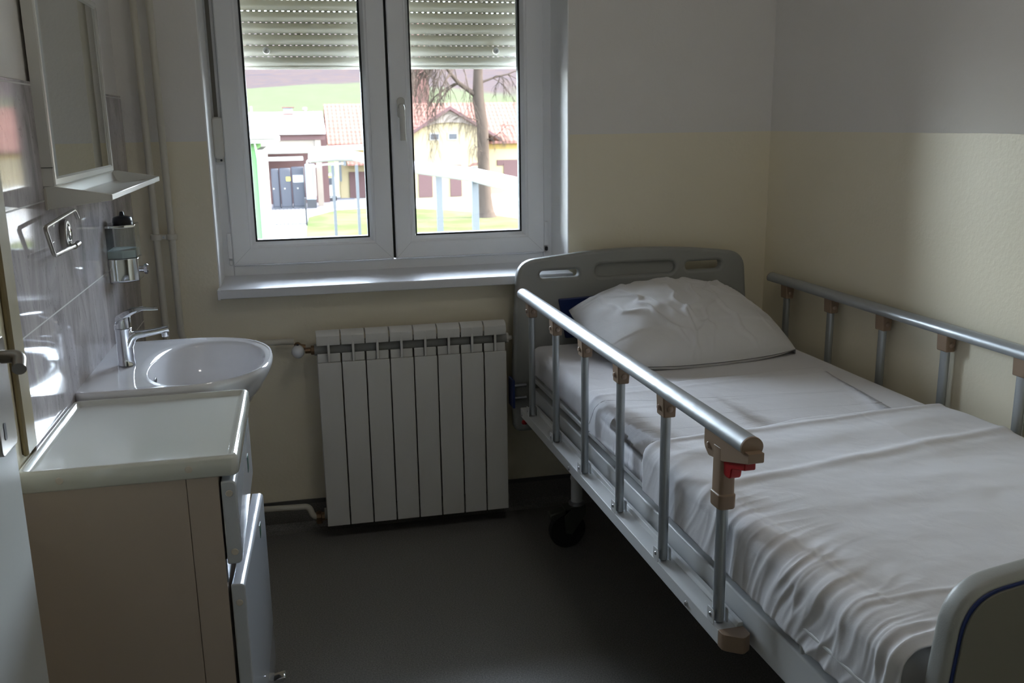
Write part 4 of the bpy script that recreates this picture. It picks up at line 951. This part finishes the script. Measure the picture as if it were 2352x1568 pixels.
# --- elevated lagged pipeline on posts
pl = thing('lagged_pipeline', 'thick silver lagged pipeline on grey posts crossing the right pane', 'pipeline', (0, 0, 0))
pth = [(1.0, 33.4, .18), (1.9, 33.6, .22), (2.7, 33.4, .20), (3.2, 32.0, .12), (4.05, 26.0, .07), (5.1, 21.8, .03), (5.5, 18.0, -.05), (5.7, 14.0, -.1), (5.8, 9.0, -.15)]
MB().tube(bez(pth, 4), .185, 20).build('lagging', E_['lag'], pl, smooth=60)
for x, y, w_ in ((4.58, 24.6, .085), (5.10, 21.6, .085), (3.45, 30.6, .07), (3.12, 32.6, .07), (2.74, 33.5, .055), (1.85, 33.7, .055)):
    p_ = box('post', E_['post'], x-w_, x+w_, y-w_, y+w_, GZ, -.12, pl, smooth=0)
    box('strap_clip', E_['post'], x-.07, x+.07, y-.07, y+.07, .18, .26, p_, smooth=0) if w_ > .08 else None
pl2 = thing('lagged_pipeline', 'thinner white lagged pipeline running level to the green building', 'pipeline', (0, 34.5, .42))
MB().tube([(-.53, 0, .02), (1.0, 0, .02), (2.6, .1, .06), (3.6, .6, .08)], .115, 16).build('lagging', E_['lag'], pl2, smooth=60)
box('bracket', E_['post'], 2.3, 2.4, .0, .1, -.10-.5, .0, pl2)
# --- iron fence and paving
fe = thing('iron_fence', 'low black iron fence beside the green building path', 'fence', (0, 47.8, GZ))
for i in range(12):
    x = -1.5+i*.2; box('fence_bar', E_['iron'], x-.012, x+.012, -.012, .012, .05, .95, fe, smooth=0)
box('fence_rail', E_['iron'], -1.6, .86, -.02, .02, .90, .95, fe, smooth=0); box('fence_rail', E_['iron'], -1.6, .86, -.02, .02, .08, .13, fe, smooth=0)
box('end_post', E_['iron'], .80, .90, -.05, .05, 0, 1.45, fe, smooth=0)
flat('path_paving', [(-3, 8), (.65, 8), (.75, 45), (-3, 45)], GZ+.03, E_['gravel'])
# --- bare tree
tr = thing('bare_tree', 'tall leafless tree with drooping twigs on the lawn', 'tree', (10.65, 48.4, GZ))
trk = MB().tube([(.02, 0, -.05), (0, 0, .35), (-.06, 0, 1.2), (-.08, .02, 3.0), (-.10, .05, 5.0), (-.30, .05, 6.4), (-.30, 0, 7.6), (-.25, 0, 8.6), (-.10, 0, 10.5), (.1, 0, 13)], [.62, .46, .38, .33, .32, .33, .26, .24, .17, .08], 14).build('trunk', E_['bark'], tr, smooth=60)
rnd = random.Random(3)
def limb(p, d, L_, r, depth, tw):
    path = [Vector(p)]; dd = Vector(d).normalized(); rad = [r]; n_ = 7
    for k in range(n_):
        dd = (dd+Vector((rnd.uniform(-.22, .22), rnd.uniform(-.22, .22), rnd.uniform(-.12, .12)-(.22 if depth >= 1 else -.03)))).normalized()
        path.append(path[-1]+dd*L_/n_); rad.append(r*(1-(k+1)/n_*.75))
        if depth < 2 and k > 0:
            for _ in range(2 if depth == 0 else 3):
                limb(path[-1], (dd+Vector((rnd.uniform(-.9, .9), rnd.uniform(-.9, .9), rnd.uniform(-.9, .5)))).normalized(), L_*rnd.uniform(.38, .6), r*.38, depth+1, tw)
    tw.tube(path, rad, 5 if depth else 8)
for i, (p, d, L_, r) in enumerate((((-.30, .05, 6.5), (-.9, -.2, .75), 4.6, .15), ((-.25, 0, 8.0), (-1, .1, .5), 5.5, .14), ((-.2, 0, 8.8), (.8, .0, .8), 4.5, .13), ((-.1, 0, 9.6), (-.5, -.5, .8), 4.5, .12), ((-.30, .05, 7.2), (.9, .2, .4), 3.2, .07), ((-.25, 0, 8.4), (-1, -.3, .15), 4.8, .11), ((-.1, 0, 5.2), (-.6, -.6, .3), 2.0, .04), ((-.08, 0, 4.2), (.5, -.7, .2), 1.6, .035), ((-.08, 0, 3.6), (-.3, -.8, .1), 1.5, .03), ((-1.9, -.2, 9.2), (-.4, -.2, -.7), 4.2, .04), ((-1.2, -.1, 8.6), (-.1, -.3, -.9), 3.8, .035), ((-2.9, -.1, 9.6), (-.2, .1, -.9), 4.6, .04), ((1.6, 0, 10.2), (.4, .1, -.5), 3.6, .05))):
    tw = MB(); limb(p, d, L_, r, 0, tw); tw.build('branch', E_['bark'], tr, smooth=60)
